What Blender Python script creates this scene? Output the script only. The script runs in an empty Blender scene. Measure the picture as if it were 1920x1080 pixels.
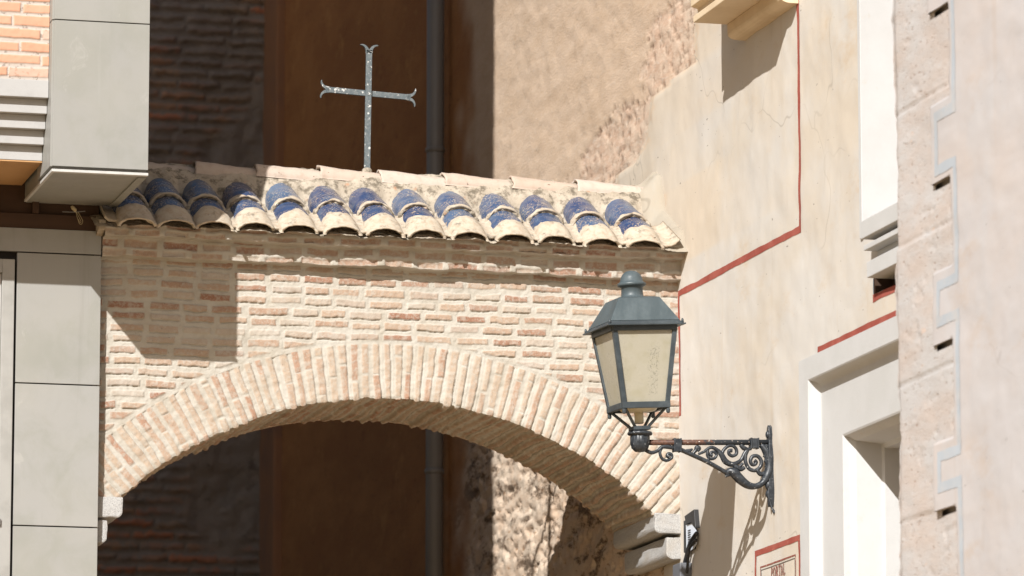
import bpy, bmesh, random
import numpy as np
from math import *
from mathutils import Vector, Matrix

random.seed(7)
SC = bpy.context.scene
COL = SC.collection

# ------------------------------------------------------------------ camera
FPX, HEAD, PITCH, CAMZ = 9600., radians(14.3), radians(9.25), 1.6
FW = np.array([sin(HEAD)*cos(PITCH), cos(HEAD)*cos(PITCH), sin(PITCH)])
RT = np.array([cos(HEAD), -sin(HEAD), 0.])
UP = np.cross(RT, FW)
CP = np.array([0., 0., CAMZ])

def at(ax, u, v, val):
    """point on the real plane axis=val seen at photo pixel (u, v)"""
    d = FW*FPX + RT*(u-960) - UP*(v-540)
    return CP + d*((val-CP[ax])/d[ax])

cd = bpy.data.cameras.new("Camera")
cam = bpy.data.objects.new("Camera", cd)
COL.objects.link(cam)
R3 = Matrix((RT, UP, -FW)).transposed()
cam.matrix_world = Matrix.Translation(Vector(CP)) @ R3.to_4x4()
cd.sensor_width = 36
cd.lens = FPX*36/1920
cd.clip_start = 0.1
cd.clip_end = 500
cd.dof.use_dof = True
cd.dof.focus_distance = 27.4
cd.dof.aperture_fstop = 3.4
SC.camera = cam

Y0 = 27.0          # front plane of the archway
XR = 7.8375        # plane of the plastered house on the right
XL = 4.578         # right-hand end of the modern building
YF = 26.93         # its street front
TX, TZ = .684, .82 # sun travel per metre of +Y

# ------------------------------------------------------------------ light
w = bpy.data.worlds.new("World")
SC.world = w
w.use_nodes = True
nt = w.node_tree
bg = nt.nodes["Background"]
sky = nt.nodes.new("ShaderNodeTexSky")
sky.sky_type = 'NISHITA'
sky.sun_disc = False
el = atan(TZ/hypot(TX, 1))
sky.sun_elevation = el
sky.sun_rotation = atan2(-TX, -1) % (2*pi)
sky.dust_density = 3.0
sky.air_density = 1.0
sky.ozone_density = 1.0
nt.links.new(sky.outputs[0], bg.inputs[0])
bg.inputs[1].default_value = 0.05
sl = bpy.data.lights.new("sun", 'SUN')
sl.energy = 5.0
sl.angle = radians(0.5)
sl.color = (1.0, 0.983, 0.95)
so = bpy.data.objects.new("sun", sl)
so.rotation_euler = Vector((TX, 1, -TZ)).to_track_quat('-Z', 'Y').to_euler()
so.location = (0, 0, 20)
COL.objects.link(so)
SC.view_settings.view_transform = 'Standard'
SC.view_settings.look = 'None'
SC.view_settings.gamma = 1
SC.view_settings.exposure = 0.56

# ------------------------------------------------------------------ numpy noise
def _h(ix, iy, seed):
    n = (ix.astype(np.int64)*374761393 + iy.astype(np.int64)*668265263 + seed*1442695041) & 0x7fffffff
    n = ((n ^ (n >> 13))*1274126177) & 0x7fffffff
    n = ((n ^ (n >> 16))*1911520717) & 0x7fffffff
    return (n ^ (n >> 15)) % 65536/65535.

def vn(x, y, seed=0):
    ix, iy = np.floor(x), np.floor(y)
    fx, fy = x-ix, y-iy
    fx, fy = fx*fx*(3-2*fx), fy*fy*(3-2*fy)
    a, b = _h(ix, iy, seed), _h(ix+1, iy, seed)
    c, d = _h(ix, iy+1, seed), _h(ix+1, iy+1, seed)
    return (a*(1-fx)+b*fx)*(1-fy)+(c*(1-fx)+d*fx)*fy

def fbm(x, y, s, o=4, seed=0):
    """-1..1"""
    r, a, t = 0, 1., 0
    x, y = x*s, y*s
    for k in range(o):
        r = r+a*(vn(x+k*17.3, y-k*9.1, seed+k)*2-1); t += a; a *= .5; x, y = x*2.03, y*2.03
    return r/t*1.4

def rnd(i, seed=0):
    i = np.asarray(i)
    return _h(i, i*0+seed, seed+3)

def ss(a, b, x):
    t = np.clip((x-a)/(b-a), 0, 1)
    return t*t*(3-2*t)

# ------------------------------------------------------------------ mesh helpers
def me_from(name, co, quads, attrs=None, smooth=True):
    m = bpy.data.meshes.new(name)
    co = np.asarray(co, np.float32)
    m.vertices.add(len(co)); m.vertices.foreach_set("co", co.ravel())
    q = np.asarray(quads, np.int32)
    m.loops.add(q.size); m.loops.foreach_set("vertex_index", q.ravel())
    m.polygons.add(len(q))
    m.polygons.foreach_set("loop_start", np.arange(0, q.size, q.shape[1], dtype=np.int32))
    m.polygons.foreach_set("loop_total", np.full(len(q), q.shape[1], np.int32))
    m.update(calc_edges=True)
    if smooth:
        m.polygons.foreach_set("use_smooth", np.ones(len(q), bool))
    for k, v in (attrs or {}).items():
        at_ = m.attributes.new(k, 'FLOAT', 'POINT')
        at_.data.foreach_set("value", np.asarray(v, np.float32).ravel())
    m.validate()
    return m

def grid_me(name, P, attrs=None, keep=None, flip=False):
    """P: (nu, nv, 3) array"""
    nu, nv = P.shape[:2]
    i = np.arange(nu*nv).reshape(nu, nv)
    q = np.stack([i[:-1, :-1], i[1:, :-1], i[1:, 1:], i[:-1, 1:]], -1)
    if keep is not None:
        q = q[keep]
    q = q.reshape(-1, 4)
    if flip:
        q = q[:, ::-1]
    co = P.reshape(-1, 3)
    used = np.unique(q)
    rm = np.full(len(co), -1); rm[used] = np.arange(len(used))
    return me_from(name, co[used], rm[q], {k: v.reshape(-1)[used] for k, v in (attrs or {}).items()})

class MB:
    def __init__(s): s.v = []; s.f = []; s.sm = []
    def add(s, vs, fs, smooth=False):
        o = len(s.v); s.v += [tuple(map(float, p)) for p in vs]
        s.f += [tuple(i+o for i in f) for f in fs]; s.sm += [smooth]*len(fs)
        return s
    def box(s, x0, x1, y0, y1, z0, z1):
        x0, x1 = sorted((x0, x1)); y0, y1 = sorted((y0, y1)); z0, z1 = sorted((z0, z1))
        return s.add([(x0, y0, z0), (x1, y0, z0), (x1, y1, z0), (x0, y1, z0), (x0, y0, z1), (x1, y0, z1), (x1, y1, z1), (x0, y1, z1)],
                     [(0, 3, 2, 1), (4, 5, 6, 7), (0, 1, 5, 4), (1, 2, 6, 5), (2, 3, 7, 6), (3, 0, 4, 7)])
    def lathe(s, prof, c=(0, 0, 0), n=28, smooth=True):
        vs = []; fs = []
        for r, z in prof:
            for k in range(n):
                a = 2*pi*k/n; vs.append((c[0]+r*cos(a), c[1]+r*sin(a), c[2]+z))
        m = len(prof)
        for j in range(m-1):
            for k in range(n):
                k2 = (k+1) % n; fs.append((j*n+k, j*n+k2, (j+1)*n+k2, (j+1)*n+k))
        fs.append(tuple(range(n))[::-1]); fs.append(tuple((m-1)*n+k for k in range(n)))
        return s.add(vs, fs, smooth)
    def tube(s, pts, r, n=10, sub=5, flat=1.0):
        pts = [Vector(p) for p in pts]
        rs = list(r) if hasattr(r, '__len__') else [r]*len(pts)
        if len(pts) > 2 and sub > 1:
            P = []; Q = []
            for i in range(len(pts)-1):
                a, b, c, d = pts[max(i-1, 0)], pts[i], pts[i+1], pts[min(i+2, len(pts)-1)]
                for k in range(sub):
                    t = k/sub
                    P.append(.5*((2*b)+(c-a)*t+(2*a-5*b+4*c-d)*t*t+(3*b-a-3*c+d)*t**3)); Q.append(rs[i]*(1-t)+rs[i+1]*t)
            P.append(pts[-1]); Q.append(rs[-1]); pts, rs = P, Q
        vs = []; fs = []
        T0 = (pts[1]-pts[0]).normalized()
        ref = Vector((0, 1, 0)) if abs(T0.y) < .8 else Vector((0, 0, 1))
        for i, p in enumerate(pts):
            T = (pts[min(i+1, len(pts)-1)]-pts[max(i-1, 0)]).normalized()
            A = ref-T*ref.dot(T); A.normalize(); B = T.cross(A)
            ref = A if flat == 1.0 else ref
            for k in range(n):
                a = 2*pi*k/n
                vs.append(p+A*(cos(a)*rs[i]*flat)+B*(sin(a)*rs[i]))
        for i in range(len(pts)-1):
            for k in range(n):
                k2 = (k+1) % n; fs.append((i*n+k, i*n+k2, (i+1)*n+k2, (i+1)*n+k))
        fs.append(tuple(range(n))[::-1]); fs.append(tuple((len(pts)-1)*n+k for k in range(n)))
        return s.add(vs, fs, True)
    def prism(s, poly, axis, a, b):
        """poly: 2-D outline in the two other axes, extruded from a to b"""
        n = len(poly)
        def P(p, t):
            return {0: (t, p[0], p[1]), 1: (p[0], t, p[1]), 2: (p[0], p[1], t)}[axis]
        vs = [P(p, a) for p in poly]+[P(p, b) for p in poly]
        fs = [tuple(range(n)), tuple(range(2*n-1, n-1, -1))]+[(i, i+n, (i+1) % n+n, (i+1) % n) for i in range(n)]
        return s.add(vs, fs)
    def mesh(s, name, bevel=0, recalc=True, seg=2):
        m = bpy.data.meshes.new(name)
        m.from_pydata(s.v, [], s.f)
        m.polygons.foreach_set("use_smooth", s.sm)
        bm = bmesh.new(); bm.from_mesh(m)
        if recalc: bmesh.ops.recalc_face_normals(bm, faces=bm.faces)
        if bevel:
            ed = [e for e in bm.edges if len(e.link_faces) == 2 and e.calc_face_angle(0) > .6]
            bmesh.ops.bevel(bm, geom=ed, offset=bevel, segments=seg, affect='EDGES', profile=.6, clamp_overlap=True)
        bm.to_mesh(m); bm.free()
        return m

def root(name, loc, label, cat, group=None):
    o = bpy.data.objects.new(name, None); COL.objects.link(o)
    o.location = loc; o.empty_display_size = .2
    o['label'] = label; o['category'] = cat
    if group: o['group'] = group
    return o

def wloc(o):
    v = Vector((0, 0, 0))
    while o: v = v+o.location; o = o.parent
    return v

def obj(name, me, mats, parent=None, label=None, kind=None, origin=None):
    """mesh given in world coordinates; the object origin is put at `origin` (or its parent's place)"""
    o = bpy.data.objects.new(name, me); COL.objects.link(o)
    base = wloc(parent) if parent else Vector((0, 0, 0))
    org = Vector(origin) if origin else base
    if org.length > 0:
        me.transform(Matrix.Translation(-org))
    o.parent = parent; o.location = org-base
    for m in (mats if isinstance(mats, (list, tuple)) else [mats]): me.materials.append(m)
    if label: o['label'] = label
    if kind: o['kind'] = kind
    return o

def tag(o, label, cat, group=None):
    o['label'] = label; o['category'] = cat
    if group: o['group'] = group
    return o

# ------------------------------------------------------------------ material helpers
class MT:
    def __init__(s, name, rough=.85, spec=.3, metal=0.):
        s.m = bpy.data.materials.new(name); s.m.use_nodes = True
        s.t = s.m.node_tree; s.b = s.t.nodes["Principled BSDF"]
        s.b.inputs['Roughness'].default_value = rough
        s.b.inputs['Specular IOR Level'].default_value = spec
        s.b.inputs['Metallic'].default_value = metal
        s.geo = s.t.nodes.new("ShaderNodeNewGeometry")
    def _in(s, n, k, v):
        if hasattr(v, 'is_output'): s.t.links.new(v, n.inputs[k])
        elif v is not None:
            if isinstance(v, (tuple, list)) and len(v) == 3 and n.inputs[k].type == 'RGBA': v = (*v, 1)
            n.inputs[k].default_value = v
    def pos(s, sc=(1, 1, 1), rot=(0, 0, 0), warp=0, wscale=3):
        n = s.t.nodes.new("ShaderNodeMapping")
        src = s.geo.outputs['Position']
        if warp:
            z = s.t.nodes.new("ShaderNodeTexNoise"); s._in(z, 'Vector', src); z.inputs['Scale'].default_value = wscale
            v = s.t.nodes.new("ShaderNodeVectorMath"); v.operation = 'MULTIPLY_ADD'
            s.t.links.new(z.outputs['Color'], v.inputs[0]); v.inputs[1].default_value = (warp,)*3; s.t.links.new(src, v.inputs[2])
            src = v.outputs[0]
        s._in(n, 'Vector', src); n.inputs['Scale'].default_value = sc; n.inputs['Rotation'].default_value = rot
        return n.outputs[0]
    def noise(s, scale, detail=5, rough=.6, vec=None, dist=0.):
        n = s.t.nodes.new("ShaderNodeTexNoise")
        s._in(n, 'Vector', vec if vec is not None else s.geo.outputs['Position'])
        n.inputs['Scale'].default_value = scale; n.inputs['Detail'].default_value = detail
        n.inputs['Roughness'].default_value = rough; n.inputs['Distortion'].default_value = dist
        return n.outputs['Fac']
    def voro(s, scale, vec=None, feature='F1', rand=1.):
        n = s.t.nodes.new("ShaderNodeTexVoronoi"); n.feature = feature
        s._in(n, 'Vector', vec if vec is not None else s.geo.outputs['Position'])
        n.inputs['Scale'].default_value = scale; n.inputs['Randomness'].default_value = rand
        return n.outputs['Distance']
    def attr(s, name):
        n = s.t.nodes.new("ShaderNodeAttribute"); n.attribute_name = name
        return n.outputs['Fac']
    def orand(s):
        return s.t.nodes.new("ShaderNodeObjectInfo").outputs['Random']
    def xyz(s, k):
        n = s.t.nodes.new("ShaderNodeSeparateXYZ"); s._in(n, 0, s.geo.outputs['Position'])
        return n.outputs[k]
    def mr(s, v, a, b, c=0., d=1., smooth=True):
        n = s.t.nodes.new("ShaderNodeMapRange")
        if smooth: n.interpolation_type = 'SMOOTHSTEP'
        s._in(n, 'Value', v)
        for k, q in zip(('From Min', 'From Max', 'To Min', 'To Max'), (a, b, c, d)): n.inputs[k].default_value = q
        return n.outputs[0]
    def math(s, op, a, b=None, c=None):
        n = s.t.nodes.new("ShaderNodeMath"); n.operation = op
        for i, q in enumerate((a, b, c)):
            if q is not None: s._in(n, i, q)
        return n.outputs[0]
    def mix(s, f, a, b, mode='MIX'):
        n = s.t.nodes.new("ShaderNodeMix"); n.data_type = 'RGBA'; n.blend_type = mode
        s._in(n, 0, f)
        for i, q in ((6, a), (7, b)): s._in(n, i, q)
        return n.outputs[2]
    def ramp(s, f, stops):
        n = s.t.nodes.new("ShaderNodeValToRGB"); e = n.color_ramp.elements
        while len(e) < len(stops): e.new(.5)
        for k, (p, c) in enumerate(stops):
            e[k].position = p; e[k].color = (*c, 1) if len(c) == 3 else c
        s._in(n, 0, f)
        return n.outputs[0]
    def col(s, v): s._in(s.b, 'Base Color', v); return s
    def rough(s, v): s._in(s.b, 'Roughness', v); return s
    def bump(s, h, strength=.4, dist=.01):
        n = s.t.nodes.new("ShaderNodeBump"); s._in(n, 'Height', h)
        n.inputs['Strength'].default_value = strength; n.inputs['Distance'].default_value = dist
        s.t.links.new(n.outputs[0], s.b.inputs['Normal']); return s

def lin(r, g, b):
    f = lambda c: (c/255/12.92 if c <= 10 else ((c/255+.055)/1.055)**2.4)
    return (f(r), f(g), f(b))

# --- lime-washed brickwork: attributes brick (mask) and tint (per brick)
def mat_brick(name, mortar, pale, red, rub=.5, dark=0.):
    m = MT(name, .92, .15)
    n1 = m.noise(38, 6, .7); n2 = m.noise(9, 4); n3 = m.noise(150, 3)
    mo = m.mix(m.mr(n2, .3, .75), mortar, tuple(c*k for c, k in zip(mortar, (.86, .83, .78))))
    br = m.mix(m.attr('tint'), pale, red)
    br = m.mix(m.math('MULTIPLY', m.mr(n1, .42, .62), rub), br, mo)          # lime left on the brick faces
    br = m.mix(m.mr(n3, .55, .8, 0, .35), br, tuple(c*.6 for c in red))
    c = m.mix(m.math('MULTIPLY', m.attr('brick'), m.mr(n1, .25, .45)), mo, br)
    grime = m.mr(m.noise(4.5, 6, .65), .56, .75, 0, .28+dark)
    c = m.mix(grime, c, tuple(q*.55 for q in mortar))
    pit = m.mr(m.noise(75, 2, .5), .70, .78, 0, .55)
    c = m.mix(pit, c, tuple(q*.35 for q in mortar))
    m.col(c)
    h = m.math('ADD', m.math('MULTIPLY', n1, .6), m.math('MULTIPLY', n3, .35))
    h = m.math('SUBTRACT', h, m.math('MULTIPLY', pit, .5))
    m.bump(h, .55, .008)
    return m.m

MAT = {}
MAT['brick'] = mat_brick('limewashed_brick', (.415, .392, .350), (.355, .258, .190), (.240, .112, .068), .55)
MAT['brick_ring'] = mat_brick('arch_brick', (.415, .392, .350), (.372, .288, .218), (.285, .138, .082), .6)

m = MT('roof_mortar', .95, .1)
n1, n2 = m.noise(26, 7, .7), m.noise(110, 3)
c = m.mix(m.mr(m.noise(7, 5), .35, .7), (.42, .365, .295), (.33, .28, .22))
c = m.mix(m.mr(m.noise(17, 8, .75), .47, .62, 0, .85), c, (.11, .092, .068))
c = m.mix(m.mr(m.noise(13, 4, .6), .62, .72, 0, .6), c, (.40, .20, .11))
m.col(c).bump(m.math('ADD', n1, m.math('MULTIPLY', n2, .5)), .7, .012)
MAT['mortar'] = m.m

# glazed tile: attribute glaze 1 = blue, 0 = bare clay / mortar
m = MT('glazed_tile', .3, .5)
r = m.orand()
n1, n2 = m.noise(30, 6, .75), m.noise(95, 4, .7)
blue = m.mix(m.mr(r, 0, 1, smooth=False), (.024, .044, .115), (.075, .122, .205))
blue = m.mix(m.mr(m.noise(14, 4), .45, .7, 0, .4), blue, (.060, .065, .105))
blue = m.mix(m.mr(m.noise(11, 3), .52, .66, 0, .45), blue, (.105, .150, .215))
gl = m.attr('glaze')
chips = m.math('MAXIMUM', m.mr(n2, .575, .595), m.mr(n1, .60, .615))
chips = m.math('MULTIPLY', chips, m.mr(m.noise(6, 2), .40, .62))
gl2 = m.math('MULTIPLY', m.mr(m.math('ADD', gl, m.math('MULTIPLY', m.math('SUBTRACT', n1, .5), .9)), .42, .55), m.math('SUBTRACT', 1., chips))
clay = m.mix(m.mr(n1, .4, .65), (.43, .375, .30), (.36, .285, .21))
clay = m.mix(m.mr(m.noise(19, 7, .75), .52, .68, 0, .75), clay, (.11, .092, .07))
edge = m.math('MULTIPLY', m.mr(gl2, .05, .5), m.mr(gl2, .5, .98, 1, 0))
c = m.mix(gl2, clay, blue)
c = m.mix(m.math('MULTIPLY', edge, .8), c, (.36, .25, .17))
m.col(c).rough(m.mr(gl2, 0, 1, .92, .22))
m.bump(m.math('ADD', m.math('MULTIPLY', gl2, .8), m.math('MULTIPLY', n2, .35)), .35, .006)
MAT['tile'] = m.m

m = MT('clay_tile', .9, .15)
n1 = m.noise(24, 6, .7)
r = m.orand()
c = m.mix(r, (.43, .335, .27), (.45, .395, .345))
c = m.mix(m.mr(n1, .45, .75, 0, .6), c, (.36, .27, .21))
c = m.mix(m.mr(m.noise(42, 2), .70, .74), c, (.10, .06, .04))
c = m.mix(m.mr(m.noise(9, 6, .7), .60, .74, 0, .5), c, (.16, .13, .10))
m.col(c).bump(n1, .35, .006)
MAT['clay'] = m.m

def plaster(name, base, warm, cool, stain=.5, bump=.25):
    m = MT(name, .92, .15)
    v = m.pos((1, .45, .26))
    n1 = m.noise(5.5, 6, .62, v); n2 = m.noise(1.7, 5, .6, m.pos((1, .5, 1))); n3 = m.noise(60, 4, .6, m.pos((1, .4, 1))); n4 = m.noise(14, 6, .7, m.pos((1, .5, .14)))
    c = m.mix(m.mr(n2, .32, .70), base, warm)
    c = m.mix(m.mr(n1, .46, .72, 0, .65), c, cool)
    c = m.mix(m.mr(n4, .58, .76, 0, .35*stain*2), c, tuple(q*.80 for q in warm))
    c = m.mix(m.mr(m.noise(3.4, 7, .68, m.pos((1, .45, 1))), .55, .74, 0, .45*stain*2), c, tuple(q*k for q, k in zip(warm, (.92, .80, .66))))
    if name == 'lime_plaster':
        c = m.mix(m.math('MULTIPLY', m.attr('worn'), .75), c, (.535, .455, .36))
        c = m.mix(m.math('MULTIPLY', m.attr('rag'), m.mr(m.noise(30, 5, .7, m.pos((1, .4, 1))), .38, .58)), c, (.55, .43, .32))
    c = m.mix(m.mr(m.noise(48, 2, .5, m.pos((1, .4, 1))), .735, .765, 0, .75), c, tuple(q*.35 for q in warm))
    vc = m.voro(1.15, m.pos((1, .7, .8), (0, 0, 0), .55, 2.2), 'DISTANCE_TO_EDGE')
    ck = m.math('MULTIPLY', m.mr(vc, .0015, .006, 1, 0), m.mr(m.noise(1.1, 2), .50, .62))
    c = m.mix(m.math('MULTIPLY', ck, .45), c, tuple(q*.55 for q in warm))
    c = m.mix(m.mr(m.noise(7, 5, .6, m.pos((1, .8, .05))), .60, .74, 0, .28), c, tuple(q*k for q, k in zip(warm, (.86, .76, .64))))
    m.col(c)
    m.bump(m.math('ADD', m.math('MULTIPLY', n3, .4), n1), bump, .006)
    return m.m
MAT['plaster'] = plaster('lime_plaster', (.505, .482, .452), (.505, .448, .375), (.505, .490, .468), .65)
MAT['pinkplaster'] = plaster('pink_plaster', (.450, .432, .435), (.47, .42, .395), (.445, .44, .45), .55, .2)
MAT['fillet'] = plaster('fillet_mortar', (.315, .285, .24), (.31, .265, .205), (.32, .295, .255), .8, .6)

m = MT('red_paint', .85, .2)
n1 = m.noise(55, 6, .75)
c = m.mix(m.mr(m.noise(6, 4), .35, .7), (.26, .062, .046), (.31, .090, .068))
c = m.mix(m.mr(n1, .60, .72, 0, .8), c, (.60, .40, .30))
m.col(c); MAT['red'] = m.m
m = MT('dark_red_paint', .85, .2)
c = m.mix(m.mr(m.noise(70, 5, .7), .55, .68, 0, .8), (.22, .07, .055), (.60, .48, .38)); m.col(c); MAT['redtext'] = m.m
m = MT('grey_line_paint', .85, .2); m.col((.13, .115, .10)); MAT['greyline'] = m.m
m = MT('blue_grey_paint', .9, .2)
c = m.mix(m.mr(m.noise(9, 5, .65), .42, .75), (.375, .41, .45), (.435, .43, .43)); m.col(c); MAT['bluegrey'] = m.m

# rough render / old masonry (attributes: peel, ochre, stone)
m = MT('rough_render', .95, .1)
sv = m.pos((1, .34, 1))
n1, n2, n3 = m.noise(64, 7, .72, sv), m.noise(7, 5, .6, sv), m.noise(120, 3, .6, sv)
c = m.mix(m.mr(n2, .32, .70), (.55, .42, .315), (.50, .37, .265))
c = m.mix(m.mr(n1, .50, .70, 0, .6), c, (.53, .445, .36))
c = m.mix(m.mr(n3, .62, .74, 0, .5), c, (.26, .16, .10))
c = m.mix(m.mr(m.noise(15, 6, .7, sv), .58, .74, 0, .4), c, (.40, .27, .18))
pe = m.attr('peel')
pc = m.mix(m.mr(m.noise(22, 5, .7, sv), .38, .64), (.57, .44, .34), (.52, .365, .27))
pc = m.mix(m.mr(m.noise(34, 6, .75, sv), .55, .64), pc, (.57, .47, .385))
c = m.mix(pe, c, pc)
c = m.mix(m.math('MULTIPLY', m.attr('worn'), m.mr(n1, .3, .6)), c, (.50, .43, .35))
oc = m.attr('ochre')
och = m.mix(m.mr(m.noise(2.6, 7, .68, m.pos((1, .3, .8))), .40, .66), (.31, .145, .062), (.38, .185, .075))
och = m.mix(m.mr(m.noise(7, 6, .7, m.pos((1, .3, .6))), .56, .72, 0, .7), och, (.22, .105, .052))
och = m.mix(m.mr(m.noise(9, 7, .72, m.pos((1, .3, .4))), .55, .70, 0, .55), och, (.50, .27, .10))
och = m.mix(m.mr(m.noise(30, 4, .7, m.pos((1, .3, 1))), .60, .70, 0, .5), och, (.15, .075, .04))
c = m.mix(oc, c, och)
st = m.attr('stone')
sc_ = m.mix(m.mr(m.noise(10, 6, .7, sv), .38, .66), (.58, .475, .375), (.53, .395, .29))
sc_ = m.mix(m.mr(m.noise(30, 5, .7, sv), .58, .68, 0, .8), sc_, (.30, .17, .09))
sc_ = m.mix(m.mr(m.noise(5.5, 7, .75, sv), .495, .60, 0, .85), sc_, (.085, .055, .035))
c = m.mix(st, c, sc_)
cr = m.attr('crack')
c = m.mix(m.math('MULTIPLY', cr, .8), c, (.17, .105, .07))
m.col(c)
m.bump(m.math('ADD', n1, m.math('MULTIPLY', n3, .7)), .5, .008)
MAT['render'] = m.m

m = MT('old_brick', .95, .1)
n1 = m.noise(12, 6, .7)
c = m.mix(m.attr('tint'), (.30, .21, .15), (.40, .16, .09))
c = m.mix(m.math('MULTIPLY', m.attr('brick'), m.mr(n1, .3, .5)), (.23, .20, .176), c)
c = m.mix(m.mr(m.noise(1.6, 5, .6), .46, .58, 0, .85), c, (.20, .18, .165))
c = m.mix(m.mr(m.noise(5, 6, .7), .58, .7, 0, .6), c, (.07, .05, .04))
m.col(c).bump(n1, .8, .03); MAT['oldbrick'] = m.m
m = MT('dull_red_render', .95, .1); m.col(m.mix(m.mr(m.noise(3, 5), .4, .7), (.28, .15, .085), (.23, .135, .09))); MAT['pilaster'] = m.m

m = MT('grey_cladding', .55, .3)
n1 = m.noise(3.2, 7, .62, m.pos((1, 1, .8), (0, .6, 0), .25)); n2 = m.noise(1.1, 4)
c = m.mix(m.mr(n1, .38, .66), (.275, .272, .262), (.228, .230, .208))
c = m.mix(m.mr(n2, .4, .7, 0, .5), c, (.30, .29, .262))
c = m.mix(m.mr(m.noise(4.5, 8, .75, m.pos((1, 1, .6), (0, .7, 0), .5)), .60, .68, 0, .4), c, (.36, .35, .325))
c = m.mix(m.mr(m.noise(9, 5, .6, m.pos((1, 1, .06))), .62, .75, 0, .35), c, (.33, .325, .305))
m.col(c); c = m.mix(m.mr(m.orand(), 0, 1, 0, .22, False), c, (.20, .20, .185))
c = m.mix(m.mr(m.noise(16, 5, .65, m.pos((1, 1, .035))), .56, .72, 0, .22), c, (.17, .165, .15))
m.col(c); m.rough(m.mr(n1, .3, .7, .42, .62)); MAT['clad'] = m.m
m = MT('white_trim', .5, .3); m.col(m.mix(m.mr(m.noise(20, 4), .4, .7), (.46, .455, .44), (.41, .405, .39))); MAT['trim'] = m.m
m = MT('joint_dark', .9, .1); m.col((.035, .03, .028)); MAT['dark'] = m.m
m = MT('stucco_ledge', .9, .15)
c = m.mix(m.mr(m.noise(6, 6, .65), .42, .70), (.37, .365, .36), (.33, .325, .32)); m.col(c).bump(m.noise(80, 4), .2, .004); MAT['ledge'] = m.m
m = MT('balcony_soffit', .85, .2)
c = m.mix(m.mr(m.noise(4, 6, .6), .4, .7), (.44, .26, .125), (.38, .215, .10)); m.col(c); MAT['soffit'] = m.m
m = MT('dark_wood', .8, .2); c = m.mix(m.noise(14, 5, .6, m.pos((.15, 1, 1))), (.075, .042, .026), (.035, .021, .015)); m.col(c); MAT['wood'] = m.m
m = MT('facing_brick', .85, .2)
n1 = m.noise(30, 6, .7)
c = m.mix(m.attr('tint'), (.50, .265, .175), (.52, .31, .215)); c = m.mix(m.mr(n1, .55, .75, 0, .5), c, (.40, .19, .11))
mo = m.mix(m.mr(m.noise(45, 3), .56, .66, 0, .7), (.42, .37, .33), (.16, .13, .11))
m.col(m.mix(m.attr('brick'), mo, c)).bump(n1, .3, .004); MAT['facing'] = m.m
m = MT('grey_metal', .4, .5); m.col(m.mix(m.mr(m.noise(7, 3), .4, .7), (.30, .295, .28), (.26, .255, .24))); MAT['gmetal'] = m.m
m = MT('window_glass', .06, .5); m.col((.035, .04, .055)); MAT['glass'] = m.m

m = MT('granite', .8, .3)
n1 = m.noise(170, 3, .6); n2 = m.voro(140)
c = m.mix(m.mr(n1, .42, .62), (.40, .395, .385), (.29, .285, .28)); c = m.mix(m.mr(m.noise(230, 2), .60, .68, 0, .85), c, (.09, .09, .095))
c = m.mix(m.mr(m.noise(6, 4), .5, .75, 0, .35), c, (.33, .27, .20))
m.col(c).bump(n1, .5, .006); MAT['granite'] = m.m

m = MT('white_stone', .8, .25)
n1 = m.noise(70, 5, .7)
c = m.mix(m.mr(m.noise(3, 6, .6), .35, .7), (.485, .485, .485), (.45, .45, .445)); c = m.mix(m.mr(m.noise(11, 6, .7), .60, .75, 0, .5), c, (.43, .39, .33))
m.col(c).bump(n1, .25, .004); MAT['white'] = m.m
m = MT('warm_stone', .85, .2)
n1 = m.noise(50, 5, .7)
c = m.mix(m.mr(m.noise(4, 6, .6), .35, .7), (.62, .50, .35), (.54, .42, .28)); m.col(c).bump(n1, .25, .004); MAT['warmstone'] = m.m
# porous sandstone of the near pier
m = MT('porous_sandstone', .95, .12)
sv = m.pos((1, .36, 1))
n1, n2 = m.noise(50, 8, .78, sv), m.noise(5, 5, .6, sv)
pit = m.mr(m.noise(62, 3, .6, m.pos((1, .36, 1))), .60, .70)
c = m.mix(m.mr(n2, .35, .68), (.465, .45, .445), (.465, .405, .37))
c = m.mix(m.mr(m.noise(11, 6, .7, sv), .52, .70, 0, .7), c, (.48, .47, .465))
c = m.mix(m.mr(n1, .58, .72, 0, .5), c, (.50, .38, .29))
c = m.mix(m.math('MULTIPLY', pit, .45), c, (.26, .165, .11))
c = m.mix(m.mr(m.noise(8, 7, .7, sv), .62, .70, 0, .6), c, (.58, .40, .29))
m.col(c).bump(m.math('SUBTRACT', n1, m.math('MULTIPLY', pit, .6)), .45, .010); MAT['sandstone'] = m.m

m = MT('black_iron', .42, .5)
n1 = m.noise(60, 4, .65)
c = m.mix(m.mr(n1, .4, .7), (.016, .020, .026), (.034, .040, .048)); c = m.mix(m.mr(m.noise(85, 2, .5), .70, .72), c, (.42, .42, .41))
m.col(c).rough(m.mr(n1, .3, .7, .30, .55)).bump(n1, .25, .003); MAT['iron'] = m.m
m = MT('rusty_bar', .6, .4)
n1 = m.noise(45, 5, .7)
ru = m.math('ADD', m.mr(m.xyz(0), 7.42, 7.62, .34, -.30, False), n1)
c = m.mix(m.mr(ru, .62, .70), (.022, .026, .032), m.mix(m.mr(m.noise(80, 4), .4, .65), (.060, .028, .020), (.125, .055, .032)))
c = m.mix(m.mr(m.noise(70, 2, .5), .66, .69), c, (.60, .52, .45))
m.col(c).bump(n1, .3, .004); MAT['rust'] = m.m
m = MT('blue_grey_enamel', .50, .4)
n1 = m.noise(9, 6, .65, m.pos((1, 1, .35)))
c = m.mix(m.mr(n1, .4, .68), (.056, .074, .082), (.082, .103, .112)); c = m.mix(m.mr(m.noise(60, 3), .70, .73, 0, .6), c, (.02, .022, .025))
m.col(c).rough(m.mr(n1, .3, .7, .38, .6)).bump(m.noise(90, 3), .12, .003); MAT['enamel'] = m.m
m = MT('frame_enamel', .45, .45)
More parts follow.
